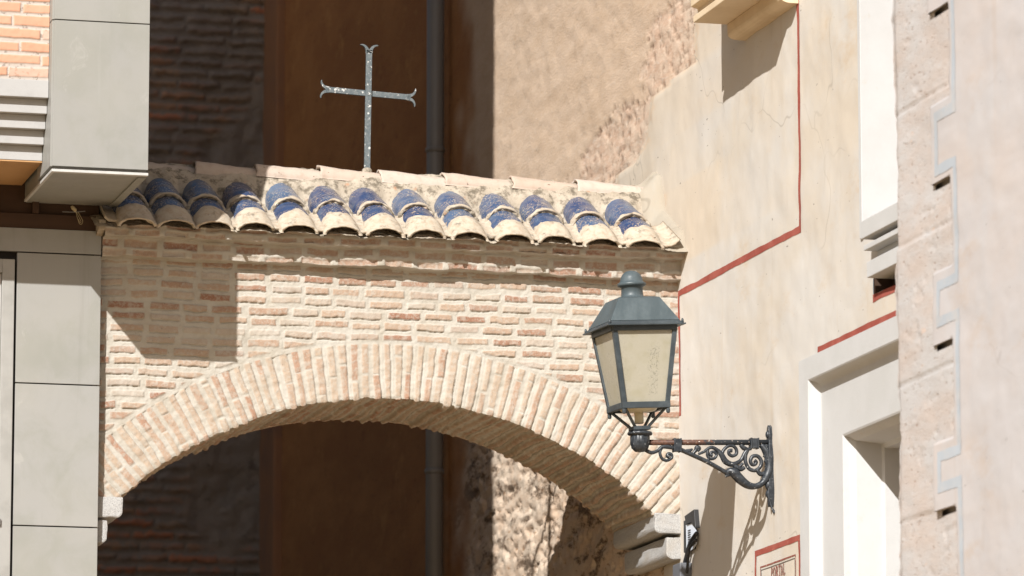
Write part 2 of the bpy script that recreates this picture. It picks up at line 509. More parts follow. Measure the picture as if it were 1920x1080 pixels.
c = m.mix(m.mr(m.noise(14, 5), .4, .7), (.036, .046, .053), (.058, .071, .079)); m.col(c); MAT['frame'] = m.m

# frosted cream pane: translucent, a corroded strip of specks
m = MT('frosted_pane', .28, .4)
n1 = m.noise(11, 5, .6)
c = m.mix(m.mr(n1, .4, .7), (.46, .43, .35), (.40, .37, .27))
sp = m.math('MULTIPLY', m.mr(m.noise(130, 3, .6), .55, .60), m.attr('strip'))
c = m.mix(m.math('MULTIPLY', sp, .75), c, (.16, .155, .13))
c = m.mix(m.mr(m.noise(26, 5, .7), .60, .72, 0, .35), c, (.50, .46, .33))
m.col(c); m.rough(m.mr(n1, .3, .7, .22, .45))
tr = m.t.nodes.new("ShaderNodeBsdfTranslucent"); m._in(tr, 'Color', (.56, .51, .36))
mx = m.t.nodes.new("ShaderNodeMixShader"); mx.inputs[0].default_value = .28
m.t.links.new(m.b.outputs[0], mx.inputs[1]); m.t.links.new(tr.outputs[0], mx.inputs[2])
m.t.links.new(mx.outputs[0], m.t.nodes["Material Output"].inputs[0]); MAT['pane'] = m.m
m = MT('bulb_white', .3, .5); m.col((.55, .48, .33)); MAT['bulb'] = m.m

m = MT('flaked_cross_paint', .6, .4)
n1 = m.noise(55, 4, .7)
c = m.mix(m.mr(n1, .4, .65), (.085, .105, .115), (.135, .15, .155)); c = m.mix(m.mr(m.noise(42, 3, .6), .605, .64), c, (.52, .52, .5))
c = m.mix(m.mr(m.noise(70, 4), .60, .68, 0, .5), c, (.05, .045, .04))
m.col(c).bump(n1, .3, .004); MAT['cross'] = m.m
m = MT('pvc_grey', .45, .4); m.col(m.mix(m.noise(3, 3), (.15, .145, .14), (.175, .17, .168))); MAT['pvc'] = m.m
m = MT('black_plastic', .5, .4); m.col((.022, .022, .024)); MAT['black'] = m.m
m = MT('label_card', .5, .3); m.col((.55, .60, .68)); MAT['label'] = m.m
m = MT('grey_plastic', .5, .4); m.col((.12, .125, .14)); MAT['gplastic'] = m.m
m = MT('wire_strand', .6, .3); m.col((.34, .28, .17)); MAT['wire'] = m.m
m = MT('paving', .9, .2)
c = m.mix(m.mr(m.noise(2, 5), .35, .7), (.47, .33, .18), (.40, .28, .15)); m.col(c).bump(m.noise(30, 4), .3, .01); MAT['paving'] = m.m
m = MT('opposite_render', .9, .2); m.col(m.mix(m.noise(1, 4), (.55, .44, .32), (.47, .37, .27))); MAT['opp'] = m.m
m = MT('wood_shutter', .7, .3); m.col(m.mix(m.noise(20, 4, .6, m.pos((1, 1, .1))), (.12, .06, .03), (.08, .04, .02))); MAT['shutter'] = m.m

# ------------------------------------------------------------------ brick height fields
def brick_field(U, V, pitch, bh, bl, gap, seed, jag=.004, round_=.006):
    """courses along U; returns (mask 0..1, height 0..1 with rounded edges, tint)"""
    Uw = U+fbm(U, V, 22, 3, seed)*jag
    Vw = V+fbm(U, V, 18, 3, seed+9)*jag+fbm(U, V*0, 1.3, 2, seed+5)*.006
    row = np.floor(Vw/pitch).astype(int)
    fv = Vw-row*pitch
    off = rnd(row, seed)*(bl+gap)*.6+(row % 2)*(bl+gap)*.5
    # variable brick lengths: warp U smoothly per row
    Uq = Uw+off+.45*bl*(vn(Uw/(bl*2.2), row*3.7, seed+21)-.5)*1.2
    k = np.floor(Uq/(bl+gap)).astype(int)
    fu = Uq-k*(bl+gap)
    bid = k*131+row*977
    hh = bh*(.86+.26*rnd(bid, seed+1))
    lo = (pitch-hh)*.5+(rnd(bid, seed+2)-.5)*.006
    tilt = (rnd(bid, seed+14)-.5)*.05*(fu-bl*.5)
    dv = np.minimum(fv-lo-tilt, lo+hh-fv+tilt)
    du = np.minimum(fu-gap*.5, bl+gap*.5-fu)
    d = np.minimum(du, dv)
    mask = ss(-.0015, .0025, d)
    h = ss(-.003, round_, d)*(.45+.75*rnd(bid, seed+3))
    below = ss(.0055, 0, np.abs(fv-lo+.004))*ss(0, .01, du)*(rnd(bid, seed+4) > .25)   # open joint under some bricks
    t = np.clip(rnd(bid, seed+6)*1.35-.38, 0, 1)**1.2
    mask = mask*np.where(rnd(bid, seed+33) < .3, .30+.5*rnd(bid, seed+34), 1)
    return mask, h, t, below

# ------------------------------------------------------------------ ground
m_ = MB(); g = 60
m_.add([(-g, -g, 0), (g, -g, 0), (g, 140, 0), (-g, 140, 0)], [(0, 1, 2, 3)])
obj('ground', m_.mesh('ground'), MAT['paving'], kind='structure')

# ------------------------------------------------------------------ brick archway
AX, AR, AZC = 6.205, 2.181, 3.312      # intrados centre x, radius, centre z
SPR = 4.913
RT_ = .318                             # ring thickness
YB = 27.85
arch = root('brick_archway', (AX, Y0, 0), 'pale limewashed brick arch with blue glazed tile roof spanning the alley', 'archway')

# spandrel wall face
xs = np.arange(XL-.12, XR+.03, .0044); zs = np.arange(4.9, 6.26, .0042)
X, Z = np.meshgrid(xs, zs, indexing='ij')
mask, h, t, below = brick_field(X, Z+.012, .0612, .033, .160, .030, 11, jag=.005, round_=.003)
rr = np.hypot(X-AX, Z-AZC)
ringz = ss(AR+RT_-.015, AR+RT_-.045, rr); ringm = ss(AR+RT_+.020, AR+RT_+.004, rr)
mask *= 1-ringm; h = h*(1-ringm); below = below*(1-ringm)
D = h*.0055+fbm(X, Z, 60, 4, 3)*.0020+fbm(X, Z, 2.2, 3, 5)*.006-below*.008-ringz*.03
P = np.stack([X, Y0-D, Z], -1)
keep = (rr > AR+.12)[:-1, :-1]
obj('wall_face', grid_me('wall_face', P, {'brick': mask, 'tint': t}, keep), MAT['brick'], arch)

# arch ring: front of the voussoirs, rounded edge, soffit
th = np.linspace(-radians(56), radians(56), 820)
tl = np.concatenate([np.arange(0, RT_, .0055), np.linspace(RT_, RT_+.85, 90)])
TH, T = np.meshgrid(th, tl, indexing='ij')
S = TH*(AR+.12)
fr = T <= RT_
PIT = .0608
Sw = S+fbm(S, T, 14, 3, 40)*.0035+fbm(S*0+TH*3, T, 3, 2, 47)*.012
k = np.floor(Sw/PIT).astype(int); fs = Sw-k*PIT
bw = PIT*(.50+.16*rnd(k, 5)); lo = (PIT-bw)*.5+(rnd(k, 8)-.5)*.006
ds = np.minimum(fs-lo, lo+bw-fs)
L1 = .19+.05*rnd(k, 2)
Tq = T+rnd(k, 4)*.16
kk = np.floor(Tq/L1).astype(int); ft = Tq-kk*L1
gapT = np.where(rnd(k*7+kk, 66) > .5, .007, -.01)
dt = np.minimum(ft-gapT, L1-gapT-ft)
# ring outer edge and the arris towards the soffit
d = np.minimum(np.minimum(ds, np.where(fr, dt, dt*2.5+.008)), np.where(fr, T-.012, 1))
mask = ss(-.002, .004, d)
bid = k*53+kk*911
h = ss(-.003, .005, d)*(.35+.75*rnd(bid, 9))
t = np.clip(rnd(bid, 13)*1.35-.55, 0, 1)**1.2
# tint fades on the right side, where the bricks are limed over
t = t*np.where(np.sin(TH) > .15, .75, 1.0)
crackl = ss(.006, 0, np.abs(fs-lo-bw-.003))*(rnd(k, 77) > .35)
D = h*.0065+fbm(S, T, 40, 4, 41)*.0032+fbm(S, T, 3, 3, 42)*.006-crackl*.007
D = D*np.where(fr, ss(-.001, .02, T), 1)
D = np.where(fr, D, D*1.5+ss(0, .03, ds)*.008-.006)
wob = fbm(th, th*0, 9, 3, 50)*.007
wob = wob[:, None]+(rnd(k, 31)-.5)*.014*ss(-.004, .006, ds)
# front part moves along -Y, soffit part moves radially inward; blend over the arris
ang = ss(RT_-.02, RT_+.02, T)*pi/2
rad = np.where(fr, AR+RT_-T, AR)+np.where(fr, ss(RT_-.06, RT_, T), 1)*wob
yy = np.where(fr, Y0-.001, Y0+(T-RT_))
rad = rad-np.sin(ang)*D
yy = yy-np.cos(ang)*D
# round the arris
e = ss(.022, 0, np.abs(T-RT_))*.006
rad = rad+e*.7; yy = yy+e*.7
X = AX+rad*np.sin(TH); Z = AZC+rad*np.cos(TH)
Z = np.maximum(Z, SPR-.012); X = np.clip(X, XL-.10, XR+.02)
ok = (AZC+rad*np.cos(TH) > SPR-.05)
obj('arch_ring', grid_me('arch_ring', np.stack([X, yy, Z], -1), {'brick': mask, 'tint': t}, (ok[:-1, :-1] | ok[1:, 1:])), MAT['brick_ring'], arch)

# back face and top of the wall, closing the body
a = np.linspace(-radians(42.8), radians(42.8), 60)
m_ = MB()
vs = []; fcs = []
for q in a:
    vs += [(AX+AR*sin(q), YB, AZC+AR*cos(q)), (AX+AR*sin(q), YB, 6.40)]
for i in range(59): fcs.append((2*i, 2*i+1, 2*i+3, 2*i+2))
m_.add(vs, fcs)
m_.box(XL-.1, AX+AR*sin(a[0]), YB-.05, YB, SPR, 6.40).box(AX+AR*sin(a[-1]), XR+.03, YB-.05, YB, SPR, 6.40)
obj('wall_back', m_.mesh('wall_back'), MAT['render'], arch)

# corbelled cornice: profile swept along x with bricks on its faces
def sweep_profile(name, prof, step, x0, x1, res, parent, mat, seed, amp=1.):
    pts = [np.array(p, float) for p in prof]
    A = []; nrm = []; seg = []
    for i in range(len(pts)-1):
        L = np.linalg.norm(pts[i+1]-pts[i]); n = max(2, int(L/step))
        for j in range(n):
            A.append(pts[i]+(pts[i+1]-pts[i])*j/n); dd = (pts[i+1]-pts[i])/L
            nrm.append((dd[1], -dd[0])); seg.append(i)
    A.append(pts[-1]); nrm.append(nrm[-1]); seg.append(seg[-1])
    A = np.array(A); nrm = np.array(nrm)
    # smooth corners a little
    for _ in range(2): A[1:-1] = .25*A[:-2]+.5*A[1:-1]+.25*A[2:]; nrm[1:-1] = .25*nrm[:-2]+.5*nrm[1:-1]+.25*nrm[2:]
    nrm /= np.linalg.norm(nrm, axis=1)[:, None]
    xs = np.arange(x0, x1, res)
    X, J = np.meshgrid(xs, np.arange(len(A)), indexing='ij')
    Yp, Zp = A[J, 0], A[J, 1]; Ny, Nz = nrm[J, 0], nrm[J, 1]
    return X, Yp, Zp, Ny, Nz, np.array(seg)[J]
pA, pB, pC = .078, .155, .172
zA, zB, zC = 6.212, 6.312, 6.370
prof = [(Y0+.01, 6.185), (Y0-.002, zA-.002), (Y0-pA, zA), (Y0-pA, zB), (Y0-pB, zB+.001), (Y0-pB, zC), (Y0-pC, zC+.004), (Y0-pC+.02, 6.382)]
X, Yp, Zp, Ny, Nz, sg = sweep_profile('cornice', prof, .006, XL+.006, XR+.02, .006, arch, None, 3)
mask, h, t, below = brick_field(X, np.where(sg <= 3, Zp-zA, Zp-zB)+.008+sg*10*.0001, .052, .037, .165, .035, 23)
vert = np.abs(Ny)
mask = mask*vert; h = h*vert
# undulating lower edges
D = h*.008+fbm(X, Zp, 28, 4, 61)*.004+fbm(X, Zp*0+sg, 5, 3, 62)*.007
sag = fbm(X, np.where(sg >= 4, 9., 2.), 2.0, 3, 64)*.005+fbm(X, np.where(sg >= 4, 19., 12.), 14, 2, 65)*.0035
obj('cornice', grid_me('cornice', np.stack([X, Yp+Ny*D, Zp+Nz*D+sag*(Yp < Y0-.03)], -1), {'brick': mask*.9, 'tint': np.clip(t+.25, 0, 1)}), MAT['brick'], arch)
# left end of the cornice and eave
m_ = MB(); m_.prism([(Y0, 6.30), (Y0-pB, zB+.03), (Y0-pB, zC), (Y0-pC, zC), (Y0-pC, 6.39), (Y0+.3, 6.54)], 0, XL-.03, XL+.0055)
obj('cornice_end', m_.mesh('cornice_end'), MAT['mortar'], arch)

# granite imposts
def impost(x0, x1, z0, z1, yb, side):
    """x1 is the free end; the lower edge of the free end is rounded"""
    sgn = 1 if x1 > x0 else -1
    r = .035; pr = []
    pr += [(x0, z1), (x1, z1)]
    for k in range(7):
        a_ = k/6*pi/2; pr.append((x1-sgn*r*(1-cos(a_)), z0+r-r*sin(a_)))
    pr.append((x0, z0))
    m_ = MB(); m_.prism(pr, 1, Y0-.018, yb)
    me = m_.mesh('impost_stone', .007, seg=2)
    bm = bmesh.new(); bm.from_mesh(me)
    bmesh.ops.subdivide_edges(bm, edges=[e for e in bm.edges if e.calc_length() > .05], cuts=6, use_grid_fill=True)
    for v in bm.verts:
        q = Vector(v.co); v.co += v.normal*(.004*float(fbm(np.array(q.x+q.y*.7), np.array(q.z+q.y), 22, 3, 5)))
    bm.to_mesh(me); bm.free()
    obj('impost_stone', me, MAT['granite'], arch)
impost(XR+.02, XR-.148, 4.800, 4.912, YB, 1)
impost(XR+.02, XR-.082, 4.660, 4.782, YB, 1)
impost(XL-.02, 4.722, 4.800, 4.912, YB, -1)
impost(XL-.02, 4.640, 4.660, 4.782, YB, -1)

# ---- roof
EY, RY = 26.77, 27.42
ROOFS = .50                                  # rise per metre of y
def roofz(y): return 6.345+(y-EY)*ROOFS
NC = 13
colx = [at(1, u, 438+.025*(u-258)-10, EY)[0] for u in (258, 331, 404, 482, 563, 644, 723, 803, 884, 966, 1047, 1129, 1212)]
cx = np.array(colx); SP = float(np.mean(np.diff(cx)))
xs = np.arange(XL-.06, XR+.02, .007); ys = np.arange(EY+.02, RY+.03, .008)
X, Y = np.meshgrid(xs, ys, indexing='ij')
dist = np.min(np.abs(X[..., None]-cx), -1)
fade = ss(27.36, 27.22, Y); front = ss(EY+.05, EY+.26, Y)
ch = -.018+.060*ss(.118, .060, dist)*(.25+.75*front)+.010*fbm(X, Y, 6, 4, 70)
Zr = roofz(Y)+.012+ch*fade+(1-fade)*(.138+.010*fbm(X, Y, 9, 3, 71))+.006*fbm(X, Y, 40, 3, 72)*ss(XR-.02, XR-.12, X)+(.085+.012*fbm(X, Y, 5, 3, 73))*ss(XR-.11, XR-.005, X)*ss(EY+.02, EY+.15, Y)
Pm = np.stack([X, Y, Zr], -1)
kr = (X[:-1, :-1] < XR-.13)
roof = obj('tile_roof', grid_me('tile_roof', Pm, None, kr), MAT['mortar'], arch, label='roof of blue glazed half round tiles bedded in pale mortar')
ov = wloc(roof)
obj('mortar_fillet', grid_me('mortar_fillet', Pm, None, ~kr), MAT['fillet'], roof)

def tile_me(name, L, r0, r1, thick, g0, g1, seed, lip=0., mortar=0., ecc=1.0, half=98, droop=0.):
    """half-round cover tile, lower end at the origin, running up +y in its own frame; g0..g1 = glazed stretch"""
    nl, na = 34, 26
    u = np.linspace(0, 1, nl); a_ = np.linspace(-1.0, 1.0, na)*radians(half)
    U, A = np.meshgrid(u, a_, indexing='ij')
    R = r0+(r1-r0)*U
    n_ = fbm(U*L*1.0+seed, A*.1, 30, 3, seed)*.0022+fbm(U*L+seed, A*.09, 9, 2, seed+1)*.003
    yoff = (fbm(A*.5+seed, A*0, 6, 3, seed+2)*.008)*(1-U)
    gl_edge = g0+fbm(A*.55+seed*3.1, A*0+.5, 3.5, 3, seed+4)*.10
    gl = ss(gl_edge-.035, gl_edge+.035, U)*ss(g1+.03, g1-.03, U+.03*fbm(A+seed, A*0, 3, 2, seed+8))
    E_ = ecc*(1-droop*ss(.46, 0., U))
    Ro = R+n_+mortar*ss(g0, g0-.12, U)*.006
    out = np.stack([Ro*np.sin(A), U*L+yoff, Ro*np.cos(A)*E_], -1)
    inn = np.stack([(R-thick)*np.sin(A), U*L+yoff+.002, (R-thick)*np.cos(A)*E_], -1)
    co = np.concatenate([out.reshape(-1, 3), inn.reshape(-1, 3)]); N = nl*na
    i = np.arange(N).reshape(nl, na)
    q = [np.stack([i[:-1, :-1], i[:-1, 1:], i[1:, 1:], i[1:, :-1]], -1).reshape(-1, 4)]
    q.append((q[0]+N)[:, ::-1])
    e = i[0]; q.append(np.stack([e[:-1], e[:-1]+N, e[1:]+N, e[1:]], -1))
    e = i[-1]; q.append(np.stack([e[1:], e[1:]+N, e[:-1]+N, e[:-1]], -1))
    for e, fl in ((i[:, 0], 1), (i[:, -1], 0)):
        z = np.stack([e[:-1], e[1:], e[1:]+N, e[:-1]+N], -1); q.append(z if not fl else z[:, ::-1])
    return me_from(name, co, np.concatenate(q), {'glaze': np.concatenate([gl.reshape(-1), np.zeros(N)])})

slope = atan(ROOFS)
def put_tile(nm, me, mat, x, y, lift, tiltx=0., yaw=0., roll=0.):
    o = bpy.data.objects.new(nm, me); COL.objects.link(o); o.parent = roof
    o.location = Vector((x, y, roofz(y)+lift))-ov
    o.rotation_euler = (slope+tiltx, roll, yaw)
    if mat and not me.materials: me.materials.append(mat)
    return o
for i, x in enumerate(cx):
    jx, jy = random.uniform(-.004, .004), random.uniform(-.010, .010)
    me = tile_me('roof_tile', .375, .101, .101, .011, .425, .985, 100+i*7, mortar=1, droop=.50, ecc=.92, half=92)
    put_tile('roof_tile', me, MAT['tile'], x+jx, EY+jy, .008, -.035, random.uniform(-.035, .035), random.uniform(-.03, .03))
    me = tile_me('roof_tile', .37, .105, .094, .012, .085, .93, 300+i*11, ecc=.90, half=92)
    put_tile('roof_tile', me, MAT['tile'], x+jx+random.uniform(-.005, .005), EY+.275+jy*.7, .020, -.015, random.uniform(-.03, .03), random.uniform(-.03, .03))
    # rope of mortar closing the overlap
    na = 22; pts = []
    for q in range(na):
        a_ = (q/(na-1)*2-1)*1.5; pts.append((x+jx+.102*sin(a_), EY+.262+jy*.7+.004*sin(q*2.1+i), roofz(EY+.262)+.010+.094*cos(a_)))
    mm = MB().tube(pts, [.0105+.003*sin(q*1.7+i*2.3) for q in range(na)], 8, 3)
    obj('mortar_collar', mm.mesh('mortar_collar'), MAT['mortar'], roof)
# channel tiles: concave lips at the eave
chx = [cx[0]-SP*.52]+[(cx[k]+cx[k+1])*.5 for k in range(NC-1)]+[cx[-1]+SP*.52]
for i, x in enumerate(chx):
    last = i == NC
    me = tile_me('channel_tile', .30, .074+.012*last, .066, .012, 2., 2., 500+i*5, half=50 if not last else 66)
    o = put_tile('channel_tile', me, MAT['tile'], x, EY+random.uniform(-.006, .012), .092+.010*last, 0, random.uniform(-.03, .03))
    o.rotation_euler = (slope, pi, random.uniform(-.03, .03))
    o.rotation_euler = (Matrix.Rotation(slope, 3, 'X') @ Matrix.Rotation(pi, 3, 'Y')).to_euler()
# ridge tiles, laid overlapping with the wide end to the left
ends = [190, 362, 475, 595, 708, 826, 953, 1075, 1196]
for i in range(8):
    xa, xb = at(1, ends[i], 305, RY)[0], at(1, ends[i+1], 318, RY)[0]
    L = xb-xa+.03
    me = tile_me('ridge_tile', L, .098, .080, .016, 2., 2., 700+i*3, ecc=.78)
    o = bpy.data.objects.new('ridge_tile', me); COL.objects.link(o); o.parent = roof; me.materials.append(MAT['clay'])
    o.location = Vector((xa, RY+random.uniform(-.008, .008), 6.772+random.uniform(-.004, .004)))-ov
    o.rotation_euler = (Matrix.Rotation(-pi/2+random.uniform(-.03, .02), 3, 'Z') @ Matrix.Rotation(-.045, 3, 'X')).to_euler()
# rear slope
X, Y = np.meshgrid(np.arange(XL-.06, XR+.02, .03), np.arange(RY, 28.06, .03), indexing='ij')
Zb = roofz(RY)+.05-(Y-RY)*ROOFS+.035*np.cos((X-cx[0])/SP*2*pi)
obj('rear_slope', grid_me('rear_slope', np.stack([X, Y, Zb], -1)), MAT['mortar'], roof)
# ------------------------------------------------------------------ iron cross on the ridge
def cp(u, v): p = at(1, u, v, RY-.01); return Vector((p[0], RY-.01, p[2]))
base = cp(688, 312)
cross = root('iron_cross', base, 'flat iron cross with split curled ends and flaking grey paint, on the roof ridge', 'cross')
def flat_bar(p0, p1, wd, yt, nm):
    d_ = (p1-p0).normalized(); n_ = Vector((-d_.z, 0, d_.x))
    m_ = MB(); ol = [p0+n_*wd, p1+n_*wd, p1-n_*wd, p0-n_*wd]
    m_.prism([(q.x, q.z) for q in ol], 1, p0.y-yt, p0.y+yt)
    return m_
def fork(tip, d_, wd, yt, L):
    """two curls leaving the end of a bar"""
    n_ = Vector((-d_.z, 0, d_.x)); m_ = MB()
    for s in (1, -1):
        top = []; bot = []
        for k in range(9):
            t = k/8; c_ = tip-d_*.018+d_*(.046*sin(t*1.75))+n_*s*(wd*.45+.038*(1-cos(t*1.75)))
            w_ = wd*.62*(1-t)**.8+.0012
            dd = (d_*cos(t*1.75)+n_*s*sin(t*1.75)).normalized(); nn = Vector((-dd.z, 0, dd.x))
            top.append(c_+nn*w_); bot.append(c_-nn*w_)
        ol = top+bot[::-1]
        # quad strips so the outline may be concave
        for k in range(8):
            q = [top[k], top[k+1], bot[k+1], bot[k]]
            m_.prism([(v.x, v.z) for v in q], 1, tip.y-yt, tip.y+yt)
    return m_
topp, l_, r_ = cp(692, 94), cp(612, 167), cp(770, 182)
m_ = flat_bar(base-Vector((0, 0, .06)), topp, .0165, .008, 'v')
f_ = fork(topp, (topp-base).normalized(), .0165, .008, .05); m_.add(f_.v, f_.f)
obj('upright', m_.mesh('upright', .0015), MAT['cross'], cross)
m_ = flat_bar(l_, r_, .0155, .008, 'h')
for v_ in range(len(m_.v)): m_.v[v_] = (m_.v[v_][0], m_.v[v_][1]+.013, m_.v[v_][2])
dh = (r_-l_).normalized()
for tip, dd in ((l_, -dh), (r_, dh)):
    tip = tip+Vector((0, .013, 0)); f_ = fork(tip, dd, .0155, .008, .05); m_.add(f_.v, f_.f)
obj('crossbar', m_.mesh('crossbar', .0015), MAT['cross'], cross)
m_ = MB().lathe([(.030, -.07), (.029, -.022), (.022, -.012), (.010, -.008)], base, 14)
obj('mortar_foot', m_.mesh('mortar_foot'), MAT['mortar'], cross)

# ------------------------------------------------------------------ plastered house on the right
house = root('plastered_house', (XR, 24.5, 0), 'tall cream plastered house wall with thin red painted lines and white doorway', 'house')
def yat(u, v, x=XR): return at(0, u, v, x)[1]
def zat(u, v, x=XR): return at(0, u, v, x)[2]
PY, PZ = 24.70, 5.40            # hole for the doorway
WY, WZ = yat(1617, 440), 5.93   # hole for the window
NY = yat(1638, 545); NZ0, NZ1 = 5.60, 5.70   # niche
yb = sorted(set(np.round(np.concatenate([np.arange(20.6, 28.75, .024), [PY, WY, NY, 22.6]]), 4)))
zb = sorted(set(np.round(np.concatenate([np.arange(3.6, 9.6, .024), [PZ, WZ, NZ0, NZ1]]), 4)))
Y, Z = np.meshgrid(np.array(yb), np.array(zb), indexing='ij')
# ragged boundary of the smooth plaster against the old render
bnd = [(1302, -600), (1301, 60), (1302, 128), (1262, 150), (1218, 188), (1212, 230), (1204, 275), (1184, 312), (1150, 334)]
bz = [zat(u, v) for u, v in bnd][::-1]; by = [yat(u, v) for u, v in bnd][::-1]
def ybound(z):
    yb_ = np.interp(z, bz, by)
    return np.where(z < 6.75, 27.35, yb_)+.05*fbm(z, z*0, 7, 4, 90)+.03*fbm(z, z*0+4, 26, 3, 94)
YBND = ybound(Z)
dd = YBND-Y
D = .010*fbm(Y, Z, 1.1, 4, 91)+.004*fbm(Y, Z, 6, 4, 92)
edge = ss(.10, .0, dd)
X = XR-D+edge*.008
keep = (dd > 0)
kf = keep[:-1, :-1]
yc, zc = (Y[:-1, :-1]+Y[1:, 1:])/2, (Z[:-1, :-1]+Z[1:, 1:])/2
kf &= ~((yc < PY) & (zc < PZ)); kf &= ~((yc < WY) & (zc > WZ)); kf &= ~((yc < NY) & (zc > NZ0) & (zc < NZ1))
def wallx(y, z):
    y, z = np.asarray(y, float), np.asarray(z, float)
    return XR-(.010*fbm(y, z, 1.1, 4, 91)+.004*fbm(y, z, 6, 4, 92))
hw = obj('wall', grid_me('wall', np.stack([X, Y, Z], -1), {'worn': ss(2.4, .3, dd+.7*fbm(Y*.6, Z, 2.5, 4, 95))*(Z > 6.3), 'rag': ss(.16, .01, dd+.10*fbm(Y*.5, Z, 14, 4, 96))*(Z > 6.6)}, kf, flip=False), MAT['plaster'], house)
# body behind the plaster (lower storey, upper storey, far jamb of the openings)
obj('lower_wall', MB().box(XR+.02, XR+.5, 20.6, 27.3, 0, 3.62).mesh('lower_wall'), MAT['plaster'], house)
obj('upper_wall', MB().box(XR+.02, XR+.5, 20.6, 28, 9.58, 11).mesh('upper_wall'), MAT['plaster'], house)

def painted(name, pts, wd, mat, parent, x0=None, lift=.0018, seed=0, fn=wallx):
    """a painted stripe that follows the wall, as a thin sheet"""
    pts = [np.array(p, float) for p in pts]; V = []; F = []
    n_all = []
    for i in range(len(pts)-1):
        L = np.linalg.norm(pts[i+1]-pts[i]); n = max(2, int(L/.03))
        for j in range(n+(i == len(pts)-2)): n_all.append((pts[i]+(pts[i+1]-pts[i])*j/n, i))
    for k_, (p, i) in enumerate(n_all):
        tA = pts[min(i+1, len(pts)-1)]-pts[i]; tA = tA/np.linalg.norm(tA)
        nA = np.array([-tA[1], tA[0]])
        # mitre at the corners
        if np.allclose(p, pts[i]) and i > 0:
            tB = pts[i]-pts[i-1]; tB = tB/np.linalg.norm(tB); nB = np.array([-tB[1], tB[0]])
            mN = nA+nB; mN = mN/np.dot(mN, nA) if abs(np.dot(mN, nA)) > .2 else nA
        else: mN = nA
        jt = 1+.10*float(fbm(np.array(k_*.31+seed), np.array(0.), 1, 2, 7))
        for s in (-1, 1):
            q = p+mN*s*wd/2*jt; V.append((float(fn(q[0], q[1]))-lift, q[0], q[1]))
    for k_ in range(len(n_all)-1): F.append((2*k_, 2*k_+1, 2*k_+3, 2*k_+2))
    o = MB().add(V, F); return obj(name, o.mesh(name, recalc=False), mat, parent)
z1 = 6.128; y1 = yat(1499, 300)
painted('painted_line', [(y1, 9.3), (y1, z1), (26.975, z1+.012), (26.965, zat(1276, 780))], .036, MAT['red'], hw)
z2 = zat(1600, 628)
painted('painted_line', [(yat(1537, 660), zat(1537, 664)), (yat(1537, 660), z2+.004), (22.0, z2)], .040, MAT['red'], hw)

# doorway: nested mouldings swept round jamb and lintel
prof = [(0, .02), (0, -.014), (.150, -.014), (.158, -.010)]
for k in range(1, 8):
    a_ = k/7*pi/2; prof.append((.158+.042*(1-cos(a_)), -.010+.055*sin(a_)))
prof += [(.33, .046), (.520, .048), (.528, .052), (.532, .08), (.548, .11), (.560, .24), (.578, .25), (.578, .80)]
oy, oz = yat(1503.5, 800), zat(1503.5, 678)
_q = [oz-zat(1521, 709, XR-.014), oz-zat(1546, 724, XR+.045), oz-zat(1586, 812, XR+.05)]
def zq(q): return float(np.interp(q, [0, .15, .20, .520, .578], [0, _q[0], _q[1], _q[2], _q[2]+.07]))
V = []; F = []
npf = len(prof)
path_z = list(np.arange(3.6, oz-.62, .2)); rows = []
for z in path_z: rows.append([(XR+d_, oy-q, z) for q, d_ in prof])
rows.append([(XR+d_, oy-q, oz-zq(q)) for q, d_ in prof])
for y in np.arange(oy-.9, 20.9, -.3): rows.append([(XR+d_, y, oz-zq(q)) for q, d_ in prof])
for r_ in rows: V += r_
for i in range(len(rows)-1):
    for j in range(npf-1): F.append((i*npf+j, i*npf+j+1, (i+1)*npf+j+1, (i+1)*npf+j))
door = obj('doorway', MB().add(V, F).mesh('doorway', recalc=True), MAT['white'], house, label='white moulded stone doorway surround')
m_ = MB().box(XR+.72, XR+.78, 21, oy-.56, 3.6, oz-.40)
obj('door_leaf', m_.mesh('door_leaf'), MAT['shutter'], door)

# window: white reveal, shutter, moulded sill
m_ = MB().box(XR-.006, XR+.34, WY-.012, WY+.030, WZ-.02, 9.3)
m_.box(XR+.10, XR+.34, 21.5, WY-.012, WZ-.05, WZ-.012)
win = obj('window', m_.mesh('window', .004), MAT['white'], house, label='tall window opening with bright white reveal')
obj('shutter', MB().box(XR+.28, XR+.32, 21.5, WY-.02, WZ-.01, 9.3).mesh('shutter'), MAT['shutter'], win)
ys_ = yat(1652, 450)
zt1, zt2, zt3, zt4, zt5 = [zat(u, v, XR-p) for u, v, p in ((1619.5, 447, .095), (1624, 455, .08), (1624.6, 469, .08), (1626, 480, .07), (1626.7, 521, .07))]
for (p, z0, z1_, nm) in ((.100, zt1, WZ+.012, 's'), (.034, zt1-.030, zt1, 's'), (.086, zt3, zt1-.030, 's'), (.020, zt3-.055, zt3, 's'), (.072, zt5, zt3-.055, 's')):
    obj('sill', MB().box(XR-p, XR+.1, 21.5, ys_+p*.15, z0, z1_).mesh('sill', .004), MAT['white'], win)
m_ = MB().box(XR+.10, XR+.13, 21.5, NY+.02, NZ0-.03, NZ1+.03).box(XR+.006, XR+.12, NY, NY+.02, NZ0-.03, NZ1+.03).box(XR+.006, XR+.12, 21.5, NY, NZ0-.02, NZ0)
obj('niche', m_.mesh('niche'), MAT['wood'], house)
painted('painted_line', [(NY+.004, NZ0-.018), (22.0, NZ0-.018)], .036, MAT['red'], hw)

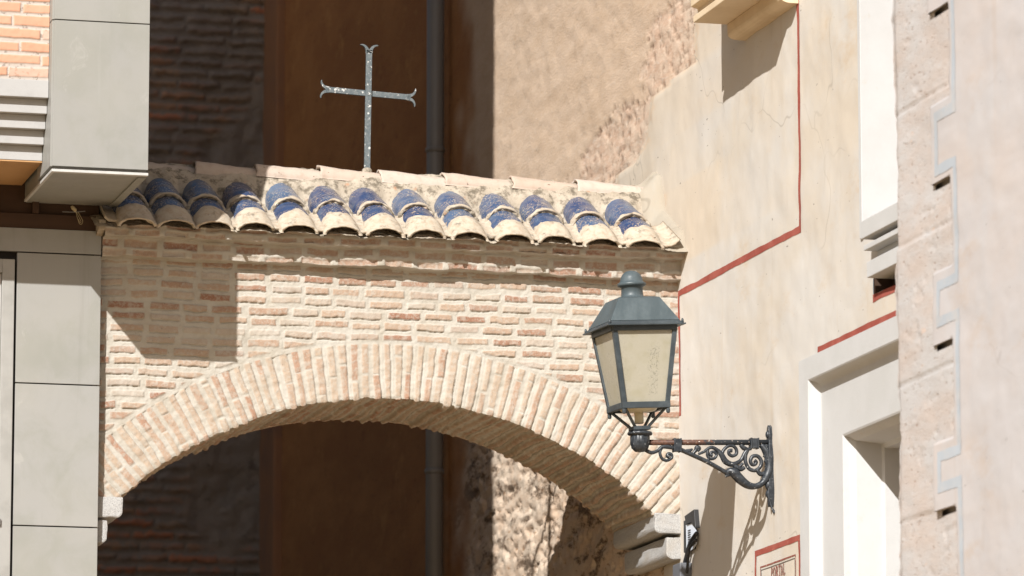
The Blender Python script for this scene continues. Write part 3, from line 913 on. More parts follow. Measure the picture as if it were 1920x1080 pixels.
# balcony ledge at the top
fy, ny = yat(1396, 48), yat(1500, 8)
zl = zat(1396, 48)
pr = [(XR+.05, zl), (XR-.286, zl), (XR-.286, zl+.035), (XR-.262, zl+.05), (XR-.262, zl+.075), (XR-.30, zl+.085), (XR-.30, zl+.55), (XR+.05, zl+.56)]
lg = obj('balcony_ledge', MB().prism(pr, 1, ny, fy).mesh('balcony_ledge', .004), MAT['warmstone'], house, label='projecting stone balcony ledge at the top of the wall')
pr = [(XR+.05, zl-.0005), (XR-.10, zl-.0005), (XR-.10, zl-.055)]+[(XR-.10+.055*(1-cos(a_)), zl-.055-.030*sin(a_)) for a_ in (.4, .8, 1.2, 1.57)]+[(XR+.05, zl-.085)]
obj('ledge_moulding', MB().prism(pr, 1, ny+.02, fy-.01).mesh('ledge_moulding', .003), MAT['warmstone'], lg)

# ------------------------------------------------------------------ painted sign
ya, yb_ = yat(1413, 1040), yat(1499, 1005); zt = zat(1455, 1018)
sign = root('painted_sign', (XR, (ya+yb_)/2, zt-.5), 'cream wall sign in a red painted frame with red lettering, beside the doorway', 'sign')
hwd = .030
fr_ = painted('sign_border', [(ya-hwd/2, 3.9), (ya-hwd/2, zt-hwd/2), (yb_+hwd/2, zt-hwd/2), (yb_+hwd/2, 3.9)], hwd, MAT['red'], sign)
yi0, yi1, zi = yat(1424, 1066), yat(1490, 1043), zat(1457, 1052)
painted('inner_border', [(yi0, 3.9), (yi0, zi), (yi1, zi), (yi1, 3.9)], .008, MAT['redtext'], sign)
painted('inner_rule', [(yi0-.012, 3.9), (yi0-.012, zi-.016), (yi1+.012, zi-.016), (yi1+.012, 3.9)], .005, MAT['greyline'], sign)
# letters P O R T A L as serif strokes in a 0..1 box, drawn on the wall sheet
GL = {'P': [[(.2, 0), (.2, 1)], [(.2, 1), (.7, .95), (.85, .76), (.7, .55), (.2, .5)], [(0, 0), (.4, 0)], [(0, 1), (.3, 1)]],
      'O': [[(.5, 1), (.15, .8), (.05, .5), (.15, .2), (.5, 0), (.85, .2), (.95, .5), (.85, .8), (.5, 1)]],
      'R': [[(.2, 0), (.2, 1)], [(.2, 1), (.7, .95), (.82, .76), (.7, .56), (.2, .5)], [(.4, .5), (.9, 0)], [(0, 0), (.4, 0)], [(0, 1), (.3, 1)]],
      'T': [[(.5, 0), (.5, 1)], [(0, 1), (1, 1)], [(0, 1), (0, .85)], [(1, 1), (1, .85)], [(.3, 0), (.7, 0)]],
      'A': [[(.05, 0), (.5, 1)], [(.5, 1), (.95, 0)], [(.25, .42), (.75, .42)], [(0, 0), (.25, 0)], [(.75, 0), (1, 0)]],
      'L': [[(.2, 0), (.2, 1)], [(.2, 0), (.95, 0)], [(.95, 0), (.95, .2)], [(0, 1), (.4, 1)]]}
ty0, ty1 = yat(1443.5, 1066), yat(1471, 1058); zb0, zb1 = zat(1457, 1080.5), zat(1457, 1061)
lw = (ty0-ty1)/6
V = []; F = []
for i, chh in enumerate("PORTAL"):
    for st_ in GL[chh]:
        for p, q in zip(st_[:-1], st_[1:]):
            A = np.array([ty0-lw*(i+.10+.82*p[0]), zb0+(zb1-zb0)*p[1]]); B = np.array([ty0-lw*(i+.10+.82*q[0]), zb0+(zb1-zb0)*q[1]])
            t_ = (B-A)/np.linalg.norm(B-A); n_ = np.array([-t_[1], t_[0]])
            wd_ = .0042 if abs(t_[1]) > .5 else .0028
            o_ = len(V)
            for r__ in (A+n_*wd_, B+n_*wd_, B-n_*wd_, A-n_*wd_): V.append((float(wallx(r__[0], r__[1]))-.0035-.0004*len(F) % .001, r__[0], r__[1]))
            F.append((o_, o_+1, o_+2, o_+3))
obj('lettering', MB().add(V, F).mesh('lettering', recalc=False), MAT['redtext'], sign)

# ------------------------------------------------------------------ old rendered wall behind the archway
YC = 37.9
alley = root('old_rendered_wall', (XR+.02, 32.5, 0), 'weathered rough render wall behind the arch, half in sun, plaster peeling', 'wall')
ya_ = np.concatenate([np.arange(26.5, 32.0, .016), np.arange(32.0, YC+.05, .05)]); za_ = np.arange(4.2, 11.0, .016)
Y, Z = np.meshgrid(ya_, za_, indexing='ij')
yb2 = ybound(Z)
near = ss(1.7, .0, Y-yb2)
pz = fbm(Y*.6, Z, 2.6, 5, 101)+fbm(Y*.6, Z, 9, 4, 102)*.7
# patches of exposed masonry along the ragged edge
g1 = np.exp(-(((Y-yat(1140, 290))/.85)**2+((Z-zat(1140, 290))/.22)**2))
g2 = np.exp(-(((Y-yat(1240, 90))/.42)**2+((Z-zat(1240, 90))/.26)**2))
g3 = np.exp(-(((Y-yat(1290, 10))/.30)**2+((Z-zat(1290, 10))/.5)**2))
peel = ss(.42, .58, g1*1.0+g2*.85+g3*.7+pz*.30)
rim = ss(.36, .46, g1+g2*.85+g3*.7+pz*.30)*ss(.60, .48, g1+g2*.85+g3*.7+pz*.30)
crack = rim*ss(.28, .55, fbm(Y*.45, Z, 36, 4, 110))
crack = np.maximum(crack, peel*ss(.38, .62, fbm(Y*.45, Z, 38, 4, 111))*.7)
ochre = ss(31.7, 32.5, Y+.5*fbm(Y, Z, 2, 3, 104))
wornp = np.clip(ss(.55, .0, Y-yb2+.25*fbm(Y*.6, Z, 3, 4, 112))*(1-peel*.5), 0, 1)*(Z > 6.5)
stone = ss(6.35, 5.95, Z+.25*fbm(Y, Z, 2, 3, 105))*(1-ochre)
h1 = fbm(Y*.5, Z, 3.5, 5, 106); h2 = fbm(Y*.45, Z, 14, 4, 107)
D = .010*fbm(Y, Z, 1.1, 4, 91)+.006+.004*h2-peel*.005-crack*.010+peel*.004*fbm(Y*.45, Z, 18, 3, 109)+stone*(.012*h1+.006*h2-.018*ss(.25, .6, fbm(Y*.4, Z, 30, 4, 113)))
D *= 1-.7*ochre
me = grid_me('render_face', np.stack([XR+.018-D, Y, Z], -1), {'peel': peel, 'ochre': ochre, 'stone': stone, 'crack': crack, 'worn': wornp}, (Y > yb2-.10)[:-1, :-1])
obj('render_face', me, MAT['render'], alley)
m_ = MB().box(XR+.15, XR+.6, 27.3, 39, 0, 11.2).box(XR+.03, XR+.15, 27.3, YC, 0, 4.22).box(XR+.03, XR+.15, 27.3, YC, 10.98, 11.2)
obj('wall_core', m_.mesh('wall_core'), MAT['render'], alley)

# ------------------------------------------------------------------ brick end wall of the alley
endw = root('brick_end_wall', (5.5, 38.4, 0), 'dark rough brick and rubble wall closing the shaded alley', 'wall')
X, Z = np.meshgrid(np.arange(3.6, XR+.2, .016), np.arange(4.6, 11.3, .016), indexing='ij')
mask, h, t, below = brick_field(X, Z, .088, .046, .34, .02, 77, jag=.012, round_=.012)
rub = ss(-.1, .25, fbm(X, Z, 1.1, 3, 120)+.55*ss(6.0, 7.2, X)-.42)
mask = mask*(1-rub); h = h*(1-rub)
D = h*.028+fbm(X, Z, 5, 4, 121)*.018+rub*fbm(X, Z, 3, 4, 122)*.05
obj('brick_face', grid_me('brick_face', np.stack([X, 38.4-D, Z], -1), {'brick': mask, 'tint': t}), MAT['oldbrick'], endw)
obj('wall_core', MB().box(0, XR+.6, 38.5, 39, 0, 11.3).mesh('wall_core'), MAT['oldbrick'], endw)
obj('corner_pilaster', MB().box(XR-.05, XR+.3, YC, 38.45, 0, 11.3).mesh('corner_pilaster', .02), MAT['pilaster'], endw)

# downpipe on the shaded wall
py_ = yat(816, 300, XR-.075)
pipe = root('downpipe', (XR-.075, py_, 0), 'dark grey plastic downpipe on the shaded ochre wall', 'downpipe')
m_ = MB().lathe([(.058, 0), (.058, 13.5)], (XR-.075, py_, 0), 24)
obj('pipe', m_.mesh('pipe'), MAT['pvc'], pipe)
for zz in (zat(816, 888, XR-.075), zat(816, 888, XR-.075)+2.15):
    m_ = MB().lathe([(.060, 0), (.066, .004), (.066, .03), (.060, .034)], (XR-.075, py_, zz), 24)
    obj('pipe_clip', m_.mesh('pipe_clip'), MAT['pvc'], pipe)

# ------------------------------------------------------------------ near house with the stone quoin
XN = 7.30
near = root('stone_quoined_house', (XN, 20.5, 0), 'nearest house at the right edge, rough sandstone pier and pinkish plaster with blue grey lines', 'house')
def yn(u, v): return at(0, u, v, XN)[1]
def zn(u, v): return at(0, u, v, XN)[2]
ye = yn(1668, 400)
jogs = [(195, 325), (515, 612), (838, 925), (-130, 0)]     # pixel rows of the toothed plaster
slots = [(18, 1749, 1780), (344, 1749, 1779), (647, 1755, 1786), (958, 1761, 1789)]
jz = [(zn(1775, a_), zn(1775, b_)) for a_, b_ in jogs]
ylong, yshort = yn(1783, 400), yn(1745, 400)
def toothed(z):
    q = np.full(np.shape(z), ylong)
    for (zt_, zb_), (sv_, su0, su1) in zip(jz, (slots[1], slots[2], slots[3], slots[0])): q = np.where((z < zt_+.035) & (z > zn((su0+su1)/2, sv_)+.012), yshort, q)
    return q
SL = [(yn(u1, v_), yn(u0, v_), zn((u0+u1)/2, v_)-.013, zn((u0+u1)/2, v_)+.013) for v_, u0, u1 in slots]
def inslot(Y, Z):
    yc_, zc_ = (Y[:-1, :-1]+Y[1:, 1:])/2, (Z[:-1, :-1]+Z[1:, 1:])/2
    r = np.zeros(yc_.shape, bool)
    for a_, b_, c_, d_ in SL: r |= (yc_ > a_) & (yc_ < b_) & (zc_ > c_) & (zc_ < d_)
    return r
def snap(a, extra):
    a = np.array(a)
    for e in extra:
        k = int(np.argmin(np.abs(a-e)))
        if abs(a[k]-e) < .02: a[k] = e
    return a
ys_ = snap(np.arange(20.2, ye+.03, .011), [q for t_ in SL for q in t_[:2]]); zs_ = snap(np.arange(3.2, 7.2, .011), [q for t_ in SL for q in t_[2:]])
Y, Z = np.meshgrid(ys_, zs_, indexing='ij')
course = np.floor((Z+.1)/.62); blk = fbm(Y, course*5.3, 1.5, 2, 140)
jt = ss(.018, .0, np.abs((Z+.1)/.62-course-.5)*.62-.30)
pitn = fbm(Y*.4, Z, 22, 4, 131)
D = .006*fbm(Y*.5, Z, 4, 5, 130)+.0012*pitn-.004*ss(.45, .8, pitn)+.006*blk
D = D-.007*ss(.016, 0, np.abs((Z+.1)/.62-course)*.62)
rag = ss(ye-.10, ye+.02, Y)
D = D-rag*.03
Yj = Y+rag*(.03*fbm(Z, Z*0, 3, 4, 133)+.018*fbm(Z, Z*0+3, 14, 3, 134))
kq = (Y > 20.3)[:-1, :-1] & ~inslot(Y, Z)
pier = obj('stone_pier', grid_me('stone_pier', np.stack([XN+.012-D, Yj, Z], -1), None, kq), MAT['sandstone'], near)
obj('pier_return', MB().box(XN+.06, XR+.05, ye-.10, ye-.015, 3.9, 7.2).mesh('pier_return'), MAT['sandstone'], near)
obj('wall_core', MB().box(XN+.05, XR+.6, 17.0, ye-.12, 0, 13).box(XN+.02, XN+.05, 17.0, ye-.04, 7.19, 13).box(XN+.02, XN+.05, 17, ye-.04, 0, 3.21).mesh('wall_core'), MAT['pinkplaster'], near)
ys_ = snap(np.arange(18.5, yshort+.02, .011), [q for t_ in SL for q in t_[:2]])
Y, Z = np.meshgrid(ys_, zs_, indexing='ij')
tb = toothed(Z)+.006*fbm(Y, Z, 20, 3, 150)
D = .008*fbm(Y, Z, 1.5, 4, 151)+.002*fbm(Y*.4, Z, 10, 3, 152)
ed = ss(.025, 0, tb-Y)
kp = (Y < tb)[:-1, :-1]
kp &= ~inslot(Y, Z)
def nearx(y, z):
    y, z = np.asarray(y, float), np.asarray(z, float)
    return XN-.006-(.008*fbm(y, z, 1.5, 4, 151)+.002*fbm(y*.4, z, 10, 3, 152))
np_ = obj('plaster_wall', grid_me('plaster_wall', np.stack([XN-.006-D+ed*.02, Y, Z], -1), None, kp), MAT['pinkplaster'], near)
# toothed blue grey line, a hand's breadth inside the plaster edge
yl, ysx = yn(1795, 400), yn(1759, 400)
pts = [(yl, zn(1795, -160))]
for (a_, b_) in sorted(jogs):
    if a_ < 0: continue
    pts += [(yl, zn(1795, a_+6)), (ysx, zn(1759, a_+22)), (ysx, zn(1759, b_-6)), (yl, zn(1795, b_-22))]
pts += [(yl, zn(1797, 1140))]
pts = [(p[0], p[1]) for p in pts]
# make the jogs square
sq = [pts[0]]
for i in range(1, len(pts)-1, 4):
    A_, B_, C_, D_ = pts[i:i+4]; zt_ = (A_[1]+B_[1])/2; zb_ = (C_[1]+D_[1])/2
    sq += [(yl, zt_), (ysx, zt_), (ysx, zb_), (yl, zb_)]
sq.append(pts[-1])
painted('painted_line', sq, .046, MAT['bluegrey'], np_, fn=nearx, lift=.0016)

# ------------------------------------------------------------------ modern building on the left
mod = root('modern_building', (3, YF, 0), 'modern building clad in pale grey panels with an overhanging upper floor and salmon brick', 'building')
bx0, bx1, by = at(1, 100, 200, 26.)[0], at(1, 279, 200, 26.)[0], 26.0
obj('wall_core', MB().box(0, XL-.03, YF+.05, 32.6, 0, 8.3).box(0, XL-.03, 32.6, 38.4, 0, 5.5).box(0, bx0-.02, by+.42, YF+.05, 6.60, 8.3).box(bx0+.03, bx1-.03, by+.06, YF+.05, 6.52, 8.3).mesh('wall_core'), MAT['dark'], mod)
obj('upper_storey', MB().box(0, bx1, 26.60, 32.6, 8.3, 15.5).mesh('upper_storey'), MAT['clad'], mod)
# lower street-front cladding, sheets with open joints
zj = [0, 2.4, 3.65, at(1, 100, 987, YF)[2], at(1, 100, 720, YF)[2], at(1, 100, 475, YF)[2]]
px0, px1 = at(1, 29, 700, YF)[0], XL
gp = .0035
for i in range(1, len(zj)):
    obj('facade_panel', MB().box(px0, px1, YF, YF+.03, zj[i-1]+gp, zj[i]-gp).mesh('facade_panel', .002), MAT['clad'], mod)
obj('fascia', MB().box(0, px1, YF, YF+.03, zj[-1]+gp, at(1, 100, 430, YF)[2]).mesh('fascia', .002), MAT['clad'], mod)
obj('shade_strip', MB().box(0, px1, YF+.006, YF+.03, at(1, 100, 430, YF)[2]+.0005, at(1, 100, 402, YF)[2]).mesh('shade_strip', .002), MAT['wood'], mod)  # added dark strip in wood colour, standing in for contact shade under the overhang
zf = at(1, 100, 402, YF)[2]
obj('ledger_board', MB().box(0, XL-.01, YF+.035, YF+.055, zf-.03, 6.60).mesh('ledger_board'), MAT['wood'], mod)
for x in (4.20, 3.95): obj('joist_end', MB().box(x, x+.035, YF-.01, YF+.034, zf+.002, 6.53).mesh('joist_end', .003), MAT['wood'], mod)
# window at the far left with a deep metal frame
wz1 = at(1, 10, 486, YF)[2]; wx = at(1, 6, 800, YF)[0]
wn = obj('window', MB().box(wx-.02, px0-.014, YF-.012, YF+.03, 2.2, wz1).box(0, wx-.02, YF-.012, YF+.03, wz1-.075, wz1).mesh('window', .004), MAT['gmetal'], mod)
obj('frame', MB().box(wx-.055, wx-.0215, YF+.012, YF+.04, 2.2, wz1-.077).mesh('frame', .003), MAT['trim'], wn)
obj('pane', MB().box(0, wx-.058, YF+.02, YF+.035, 2.2, wz1-.078).mesh('pane'), MAT['glass'], wn)
obj('handle', MB().box(wx-.05, wx-.012, YF-.03, YF-.0125, at(1, 5, 985, YF)[2], at(1, 5, 972, YF)[2]).mesh('handle', .002), MAT['gmetal'], wn)
# bay of the upper floor
zbp = at(1, 100, 310.5, by)[2]; zb2 = at(1, 100, 316.5, by)[2]; zb3 = at(1, 100, 321.5, by)[2]; zjt = at(1, 100, 36, by)[2]
bay = obj('bay', MB().box(bx0+.006, bx1-.002, by+.035, YF+.03, zb2, 8.28).mesh('bay'), MAT['clad'], mod, label='boxed pale grey corner bay hanging over the street')
obj('bay_panel', MB().box(bx0, bx1, by, by+.0135, zbp, zjt-.003).mesh('bay_panel', .0015), MAT['clad'], bay)
obj('bay_panel', MB().box(bx0, bx1, by, by+.0135, zjt+.003, zjt+.9).mesh('bay_panel', .0015), MAT['clad'], bay)
obj('bay_panel', MB().box(bx0, bx1, by, by+.0135, zjt+.906, 8.28).mesh('bay_panel', .0015), MAT['clad'], bay)
obj('bay_panel', MB().box(bx0-.010, bx0+.0055, by+.0145, by+.45, zbp, zjt-.003).mesh('bay_panel', .0015), MAT['clad'], bay)
obj('bay_panel', MB().box(bx0-.010, bx0+.0055, by+.014, by+.45, zjt+.003, 8.28).mesh('bay_panel', .0015), MAT['clad'], bay)
obj('drip_trim', MB().box(bx0-.004, bx1+.001, by-.004, by+.034, zb3, zb2).box(bx0-.004, bx0+.0115, by+.034, YF-.01, zb3, zb2).mesh('drip_trim', .0015), MAT['trim'], bay)
obj('bay_soffit', MB().box(bx0+.012, bx1, by+.0345, YF+.028, zb3+.003, zb2-.001).box(bx1-.045, bx1-.002, by+.05, YF, zb3-.006, zb3+.0025).mesh('bay_soffit', .001), MAT['clad'], bay)
# salmon brick of the upper floor
fyb = 26.10
X, Z = np.meshgrid(np.arange(3.2, bx0-.012, .0045), np.arange(at(1, 40, 149, fyb)[2], 8.2, .0045), indexing='ij')
pitch = (at(1, 40, 40, fyb)[2]-at(1, 40, 112.5, fyb)[2])/3
mask, h, t, below = brick_field(X-.03, Z-at(1, 40, 149, fyb)[2], pitch, pitch*.72, .235, .012, 55, jag=.0016, round_=.004)
D = h*.004+mask*.003+fbm(X, Z, 40, 3, 56)*.001
obj('brick_wall', grid_me('brick_wall', np.stack([X, fyb-D, Z], -1), {'brick': mask, 'tint': t}), MAT['facing'], mod)
obj('brick_backing', MB().box(0, bx0-.011, fyb+.004, by+.43, at(1, 40, 160, fyb)[2], 8.3).mesh('brick_backing'), MAT['facing'], mod)
# stepped stucco ledge
led = [(148.5, 181), (195.5, 211), (225.5, 240), (254.5, 269.5), (284, 300)]
zt_ = None
for i, (a_, b_) in enumerate(led):
    yy_ = fyb-.012+i*.045
    za_, zb_ = at(1, 40, a_, yy_)[2], at(1, 40, b_, yy_)[2]
    if i: za_ = zprev-.0005
    obj('stepped_ledge', MB().box(0, bx0-.012, yy_, by+.44, zb_, za_).mesh('stepped_ledge', .003), MAT['ledge'], mod)
    zprev = zb_
obj('balcony_soffit', MB().box(0, bx0-.012, fyb-.012+.18+.004, YF+.03, zprev-.008, zprev-.001).mesh('balcony_soffit'), MAT['soffit'], mod)

# hanging wire loop under the bay
def wp(u, v, y=26.86): return at(1, u, v, y)
wr = root('wire_loop', wp(150, 398), 'frayed loop of bare wire on a thin rod under the bay', 'wire')
obj('rod', MB().tube([wp(117, 397), wp(140, 397.5), wp(160, 396)], .0025, 6, 3).mesh('rod'), MAT['pvc'], wr)
m_ = MB()
m_.tube([wp(137, 388), wp(142, 397), wp(145, 408), wp(149, 419), wp(153, 420), wp(155, 414), wp(150, 404), wp(146, 397)], .0016, 6, 5)
m_.tube([wp(139, 390), wp(144, 399), wp(149, 409), wp(152, 416), wp(150, 417), wp(147, 411)], .0014, 6, 5)
obj('strands', m_.mesh('strands'), MAT['wire'], wr)
obj('knot', MB().tube([wp(134, 386), wp(137, 390), wp(141, 394), wp(139, 397)], [.006, .011, .010, .005], 8, 4).mesh('knot'), MAT['wire'], wr)

# ------------------------------------------------------------------ wall lantern
YL = 25.27
def bp(a_, b_, dy=0.):
    p = at(1, 1180+a_/5.4, 780+b_/5.4, YL); return (p[0], YL+dy, p[2])
lamp = root('wall_lantern', (XR, YL, 5.0), 'blue grey street lantern with cream panes on a black scrolled wall bracket', 'lantern')
xw = XR-.002
plate = MB()
pp = [bp(1418, 215), bp(1425, 130), bp(1440, 95), bp(1462, 110), bp(1485, 190)]
zz = lambda b_: bp(1440, b_)[2]
# wall plate: outline in (y, z), thickness along x, with raised bosses
ol = [(0, 93), (.016, 120), (.026, 190), (.022, 250), (.026, 330), (.03, 420), (.024, 520), (.022, 640), (.026, 740), (.022, 820), (.012, 905), (0, 925)]
oy_ = [(YL+a_, zz(b_)) for a_, b_ in ol]+[(YL-a_, zz(b_)) for a_, b_ in ol[::-1][1:-1]]
plate.prism(oy_, 0, XR-.024, XR+.004)
pl_o = obj('wall_plate', plate.mesh('wall_plate', .004), MAT['iron'], lamp)
m_ = MB()
for b_, r_ in ((190, .015), (450, .022), (700, .020), (790, .017)):
    m_ = MB(); m_.add(*(lambda c_: ([(c_[0]-.022-r_*.9*cos(j/6*pi/2), c_[1]+r_*sin(j/6*pi/2)*cos(k/10*2*pi), c_[2]+1.4*r_*sin(j/6*pi/2)*sin(k/10*2*pi)) for j in range(7) for k in range(10)],
             [(j*10+k, j*10+(k+1) % 10, (j+1)*10+(k+1) % 10, (j+1)*10+k) for j in range(6) for k in range(10)]))((XR, YL, zz(b_))), True)
    obj('boss', m_.mesh('boss'), MAT['iron'], pl_o)
a0, a1 = bp(120, 268), bp(1440, 268)
bar = obj('arm_bar', MB().tube([a0, (xw-.015, YL, a1[2])], .0145, 14, 1).mesh('arm_bar'), MAT['rust'], lamp, label='rusty round bar of the bracket')
br = MB()
def tb(pts, r, flat=1.15): br.tube([bp(*p) for p in pts], r, 10, 5, flat)
tb([(505, 335), (640, 395), (800, 470), (1000, 585)], .0115, 1.3)                                   # diagonal strut
tb([(985, 600), (1010, 560), (1060, 575), (1120, 640), (1200, 700), (1275, 712), (1345, 680), (1392, 610), (1418, 520), (1408, 420), (1375, 340), (1330, 290)],
   [.010, .018, .026, .025, .020, .016, .017, .024, .024, .022, .020, .012], 1.2)                    # acanthus sweep
tb([(975, 615), (1000, 595), (1030, 600)], [.006, .012, .004])
tb([(1200, 340), (1176, 400), (1178, 470), (1215, 535), (1275, 552), (1325, 515), (1335, 455), (1300, 408), (1250, 408), (1226, 450), (1240, 490), (1270, 492), (1284, 468), (1266, 452)],
   [.010]*10+[.009, .009, .010, .011])
tb([(1290, 545), (1330, 590), (1370, 575)], [.010, .012, .010])
tb([(700, 385), (755, 362), (825, 318), (890, 345), (935, 395), (975, 460), (1045, 490), (1125, 452), (1168, 375), (1200, 340), (1235, 330)],
   [.007, .008, .009, .010, .014, .016, .014, .010, .010, .010, .008])
tb([(795, 345), (790, 395), (815, 432), (860, 428), (882, 395), (862, 366), (830, 368), (822, 392), (842, 400)], [.008]*7+[.009, .010])
tb([(795, 432), (805, 455)], .008)
tb([(935, 395), (955, 345), (1000, 305), (1050, 303), (1083, 340), (1082, 385), (1045, 405), (1010, 385), (1012, 352), (1040, 350)], [.009]*8+[.010, .011])
tb([(1040, 488), (1090, 520), (1130, 540), (1165, 520)], [.010, .013, .012, .010])
tb([(1150, 480), (1110, 520), (1085, 555)], .008)
tb([(1125, 290), (1160, 325), (1200, 340)], [.010, .013, .009])
tb([(640, 385), (670, 350), (685, 320), (705, 330), (690, 355)], [.008, .010, .013, .012, .008])
tb([(575, 345), (610, 350), (640, 335)], [.006, .010, .005])
tb([(165, 345), (225, 372), (290, 350), (330, 315), (385, 312), (450, 325)], [.010, .010, .009, .010, .012, .009])
tb([(330, 318), (310, 370), (330, 430), (380, 452), (428, 425), (425, 388), (395, 382), (388, 405), (405, 412)], [.008]*6+[.009, .011, .012])
for k in range(6):                                                                                   # leaf ribs of the acanthus
    t = k/5; tb([(1340+40*t, 310+250*t), (1385+25*t, 300+260*t), (1425, 330+260*t)], [.004, .007, .004], 2.2)
for k in range(4):
    tb([(1040+45*k, 575+38*k), (1065+45*k, 560+42*k), (1095+45*k, 600+40*k)], [.004, .006, .003], 2.4)
obj('scrollwork', br.mesh('scrollwork'), MAT['iron'], lamp)
for c_, wd_, h0, h1 in ((482, 62, 232, 362), (1262, 70, 228, 330)):
    p0, p1 = bp(c_-wd_/2, h0), bp(c_+wd_/2, h1)
    m_ = MB(); m_.box(p0[0], p1[0], YL-.022, YL+.022, p1[2], p0[2])
    for q in (0, 1): m_.box((p0, p1)[q][0]-.004, (p0, p1)[q][0]+.004, YL-.025, YL+.025, p1[2]-.003, p0[2]+.003)
    obj('collar', m_.mesh('collar', .003), MAT['iron'], lamp)
obj('hook', MB().tube([bp(1408, 700, -.01), bp(1405, 790, -.012), bp(1412, 860, -.014), bp(1438, 940, -.016), bp(1462, 985, -.016)], [.006, .006, .005, .006, .010], 8, 5).mesh('hook'), MAT['iron'], lamp)
# cup: fluted bell under the lantern
cx_, cz_ = bp(108, 360)[0], bp(108, 368)[2]
m_ = MB()
n = 36; V = []; F = []
pf = [(.004, 0), (.026, .004), (.043, .022), (.050, .05), (.050, .082), (.046, .088), (.062, .090), (.066, .096), (.062, .106), (.030, .109), (.018, .114), (.018, .122)]
for j, (r_, z_) in enumerate(pf):
    for k in range(n):
        fl = 1+(.05*cos(k*2*pi/n*12) if 1 <= j <= 5 else 0); a_ = 2*pi*k/n
        V.append((cx_+r_*fl*cos(a_), YL+r_*fl*sin(a_), cz_+z_))
for j in range(len(pf)-1):
    for k in range(n): F.append((j*n+k, j*n+(k+1) % n, (j+1)*n+(k+1) % n, (j+1)*n+k))
F.append(tuple(range(n))[::-1]); F.append(tuple((len(pf)-1)*n+k for k in range(n)))
obj('cup', MB().add(V, F, True).mesh('cup'), MAT['iron'], lamp)

# lantern head: built upright about the cup axis, then leaned a little to the left
LZ = cz_+.094
TILT = Matrix.Translation((cx_, YL, LZ)) @ Matrix.Rotation(radians(-3.4), 4, 'Y') @ Matrix.Rotation(radians(1.2), 4, 'X') @ Matrix.Rotation(radians(3.0), 4, 'Z')
def lobj(name, mb, mat, parent, bevel=0, label=None, attrs=None):
    me = mb.mesh(name, bevel); me.transform(TILT); return obj(name, me, mat, parent, label)
zb_, zt_ = .140, .541                # bottom and top of the glazed body
hb, ht = .122, .170                  # half widths there
def frustum(m_, h0, z0, h1, z1):
    m_.add([(-h0, -h0, z0), (h0, -h0, z0), (h0, h0, z0), (-h0, h0, z0), (-h1, -h1, z1), (h1, -h1, z1), (h1, h1, z1), (-h1, h1, z1)],
           [(0, 3, 2, 1), (4, 5, 6, 7), (0, 1, 5, 4), (1, 2, 6, 5), (2, 3, 7, 6), (3, 0, 4, 7)]); return m_
# frame: four corner posts and the bottom ring
fm = MB()
for sx in (1, -1):
    for sy in (1, -1):
        c0, c1 = Vector((sx*(hb-.006), sy*(hb-.006), zb_)), Vector((sx*(ht-.004), sy*(ht-.004), zt_+.01)); w_ = .0125
        o_ = [Vector((q[0]*w_, q[1]*w_, 0)) for q in ((-1, -1), (1, -1), (1, 1), (-1, 1))]
        fm.add([c0+q for q in o_]+[c1+q for q in o_], [(0, 3, 2, 1), (4, 5, 6, 7), (0, 1, 5, 4), (1, 2, 6, 5), (2, 3, 7, 6), (3, 0, 4, 7)])
for s in (1, -1):
    fm.box(-hb-.008, hb+.008, s*hb-.012, s*hb+.012, zb_-.016, zb_+.016)
    fm.box(s*hb-.012, s*hb+.012, -hb+.0125, hb-.0125, zb_-.0155, zb_+.0155)
    fm.box(-ht-.004, ht+.004, s*ht-.012, s*ht+.010, zt_-.02, zt_+.006)
    fm.box(s*ht-.012, s*ht+.010, -ht+.0125, ht-.0125, zt_-.0195, zt_+.0055)
head = lobj('lantern_head', fm, MAT['frame'], lamp, .002, label='tapered square lantern frame')
# panes
for k in range(4):
    R_ = Matrix.Rotation(k*pi/2, 3, 'Z'); nu, nv = 16, 24; V = []; at_ = []
    for i in range(nu):
        for j in range(nv):
            t = j/(nv-1); hw_ = (hb+(ht-hb)*t)-.010; u = (i/(nu-1)*2-1)*hw_
            V.append(tuple(R_ @ Vector((u, -(hb+(ht-hb)*t)+.002, zb_+.01+(zt_-zb_-.02)*t))))
            f = (i/(nu-1)); at_.append((1 if .56 < f < .80 else 0)*(1 if .12 < t < .76 else 0)*(1. if k == 0 else .0)+(.5 if (f < .16 or t > .93) else 0)*.6)
    P = np.array(V).reshape(nu, nv, 3); me = grid_me('glass_pane', P, {'strip': np.array(at_)}, flip=False); me.transform(TILT)
    obj('glass_pane', me, MAT['pane'], head)
obj_b = lobj('diffuser_disc', MB().lathe([(.010, zb_-.030), (.085, zb_-.022), (.100, zb_-.008), (.10, zb_)], (0, 0, 0), 24), MAT['bulb'], head)
lobj('lamp_socket', MB().lathe([(.020, .055), (.024, .06), (.024, .115), (.016, .125), (.016, .135)], (0, 0, 0), 18), MAT['bulb'], head)
# struts under the body
sm = MB()
for sx in (1, -1):
    for sy in (1, -1):
        sm.tube([(sx*hb*.92, sy*hb*.92, zb_-.012), (sx*.036, sy*.036, .036)], .0085, 6, 1)
        sm.lathe([(.006, zb_-.045), (.011, zb_-.038), (.011, zb_-.016)], (sx*hb*.98, sy*hb*.98, 0), 10)
sm.box(-.046, .046, -.046, .046, .020, .040).lathe([(.016, .0), (.016, .022)], (0, 0, 0), 14)
lobj('support_struts', sm, MAT['frame'], lamp, .002)
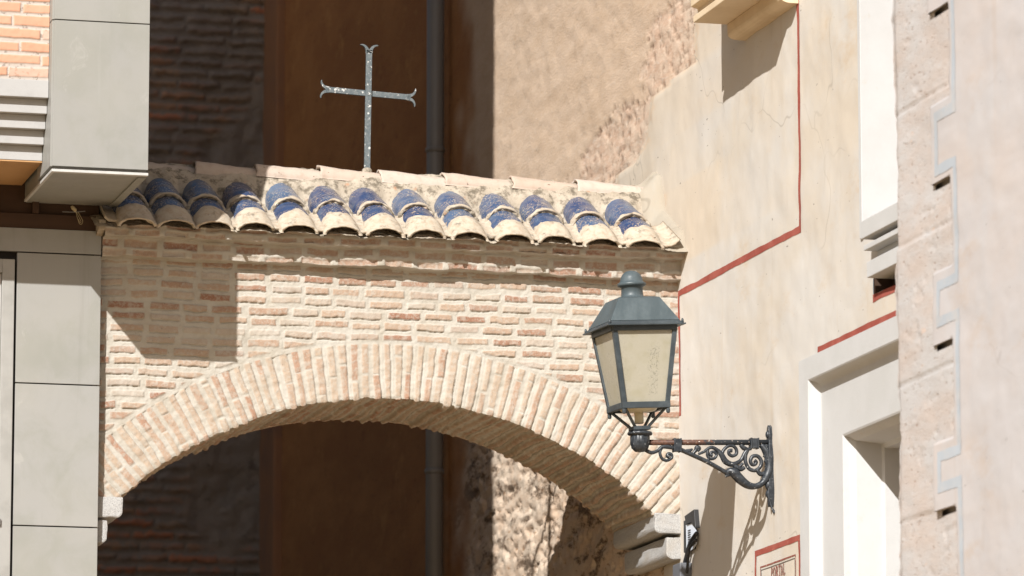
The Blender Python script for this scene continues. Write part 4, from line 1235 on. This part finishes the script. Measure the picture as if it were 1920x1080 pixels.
# roof: brim, frustum, chimney, domed cap
rm = MB(); frustum(rm, .212, zt_+.004, .212, zt_+.012); frustum(rm, .205, zt_+.012, .186, zt_+.030)
rm2 = MB(); frustum(rm2, .188, zt_+.0305, .112, zt_+.160); frustum(rm2, .112, zt_+.160, .088, zt_+.167)
cap = lobj('cap', rm2, MAT['enamel'], lamp, .004, label='pale blue grey metal roof of the lantern')
lobj('brim', rm, MAT['frame'], cap, .002)
fin = [(.075, .166), (.066, .170), (.060, .178), (.057, .184), (.056, .224), (.064, .228), (.074, .233), (.075, .245), (.066, .250), (.060, .256), (.056, .276), (.045, .295), (.028, .308), (.008, .313)]
fin = [(r_, zt_+z_) for r_, z_ in fin]
lobj('finial', MB().lathe(fin, (0, 0, 0), 32), MAT['enamel'], cap)
for sx in (1, -1):
    for sy in (1, -1): lobj('bolt', MB().lathe([(.007, zt_+.01), (.007, zt_+.028), (.004, zt_+.036)], (sx*.198, sy*.198, 0), 8), MAT['frame'], cap)

# ------------------------------------------------------------------ junction box with its label and cables
jy0, jy1 = yat(1308, 970), yat(1284, 970)
jz0, jz1 = zat(1296, 1040), zat(1296, 966)
jb = root('junction_box', (XR, (jy0+jy1)/2, jz0), 'small black junction box with pale label and cables in the corner under the lantern', 'junction box')
obj('casing', MB().box(XR-.014, XR+.012, jy0+.02, jy1-.02, jz0+.02, jz1-.02).mesh('casing', .004), MAT['black'], jb)
hp = [(1285, 968), (1303, 955), (1306, 990), (1297, 979), (1288, 983)]
obj('hood', MB().prism([(yat(u, v, XR-.024), zat(u, v, XR-.024)) for u, v in hp], 0, XR-.030, XR+.012).mesh('hood', .002), MAT['black'], jb)
lb = [(yat(u, v, XR-.02), zat(u, v, XR-.02)) for u, v in ((1286, 985), (1297, 981), (1306, 997), (1305, 1020), (1300, 1028), (1287, 1038))]
card = obj('label_card', MB().prism(lb, 0, XR-.020, XR-.0150).mesh('label_card'), MAT['label'], jb)
mk = MB()
for k in range(6):
    z_ = zat(1292, 996+4.2*k, XR-.02); mk.box(XR-.0215, XR-.0202, yat(1295, 1000, XR-.02), yat(1290, 1000, XR-.02), z_, z_+.007)
obj('print_marks', mk.mesh('print_marks'), MAT['black'], card)
def wq(u, v, d=.032): p = at(0, u, v, XR-d); return tuple(p)
cb = MB()
cb.tube([wq(1306, 1000), wq(1300, 1008), wq(1293, 1020), wq(1287, 1042), wq(1283, 1060), wq(1281, 1085)], .011, 8, 5)
cb.tube([wq(1306, 1012, .03), wq(1299, 1020, .04), wq(1292, 1030, .04), wq(1290, 1050, .04), wq(1288, 1075, .04)], .008, 8, 5)
obj('cable', cb.mesh('cable'), MAT['black'], jb)
p0, p1 = wq(1274, 1060, .03), wq(1288, 1059, .03)
obj('conduit', MB().box(XR-.07, XR+.01, p1[1], p0[1]-.0, 4.1, p0[2]).mesh('conduit', .006), MAT['gplastic'], jb)
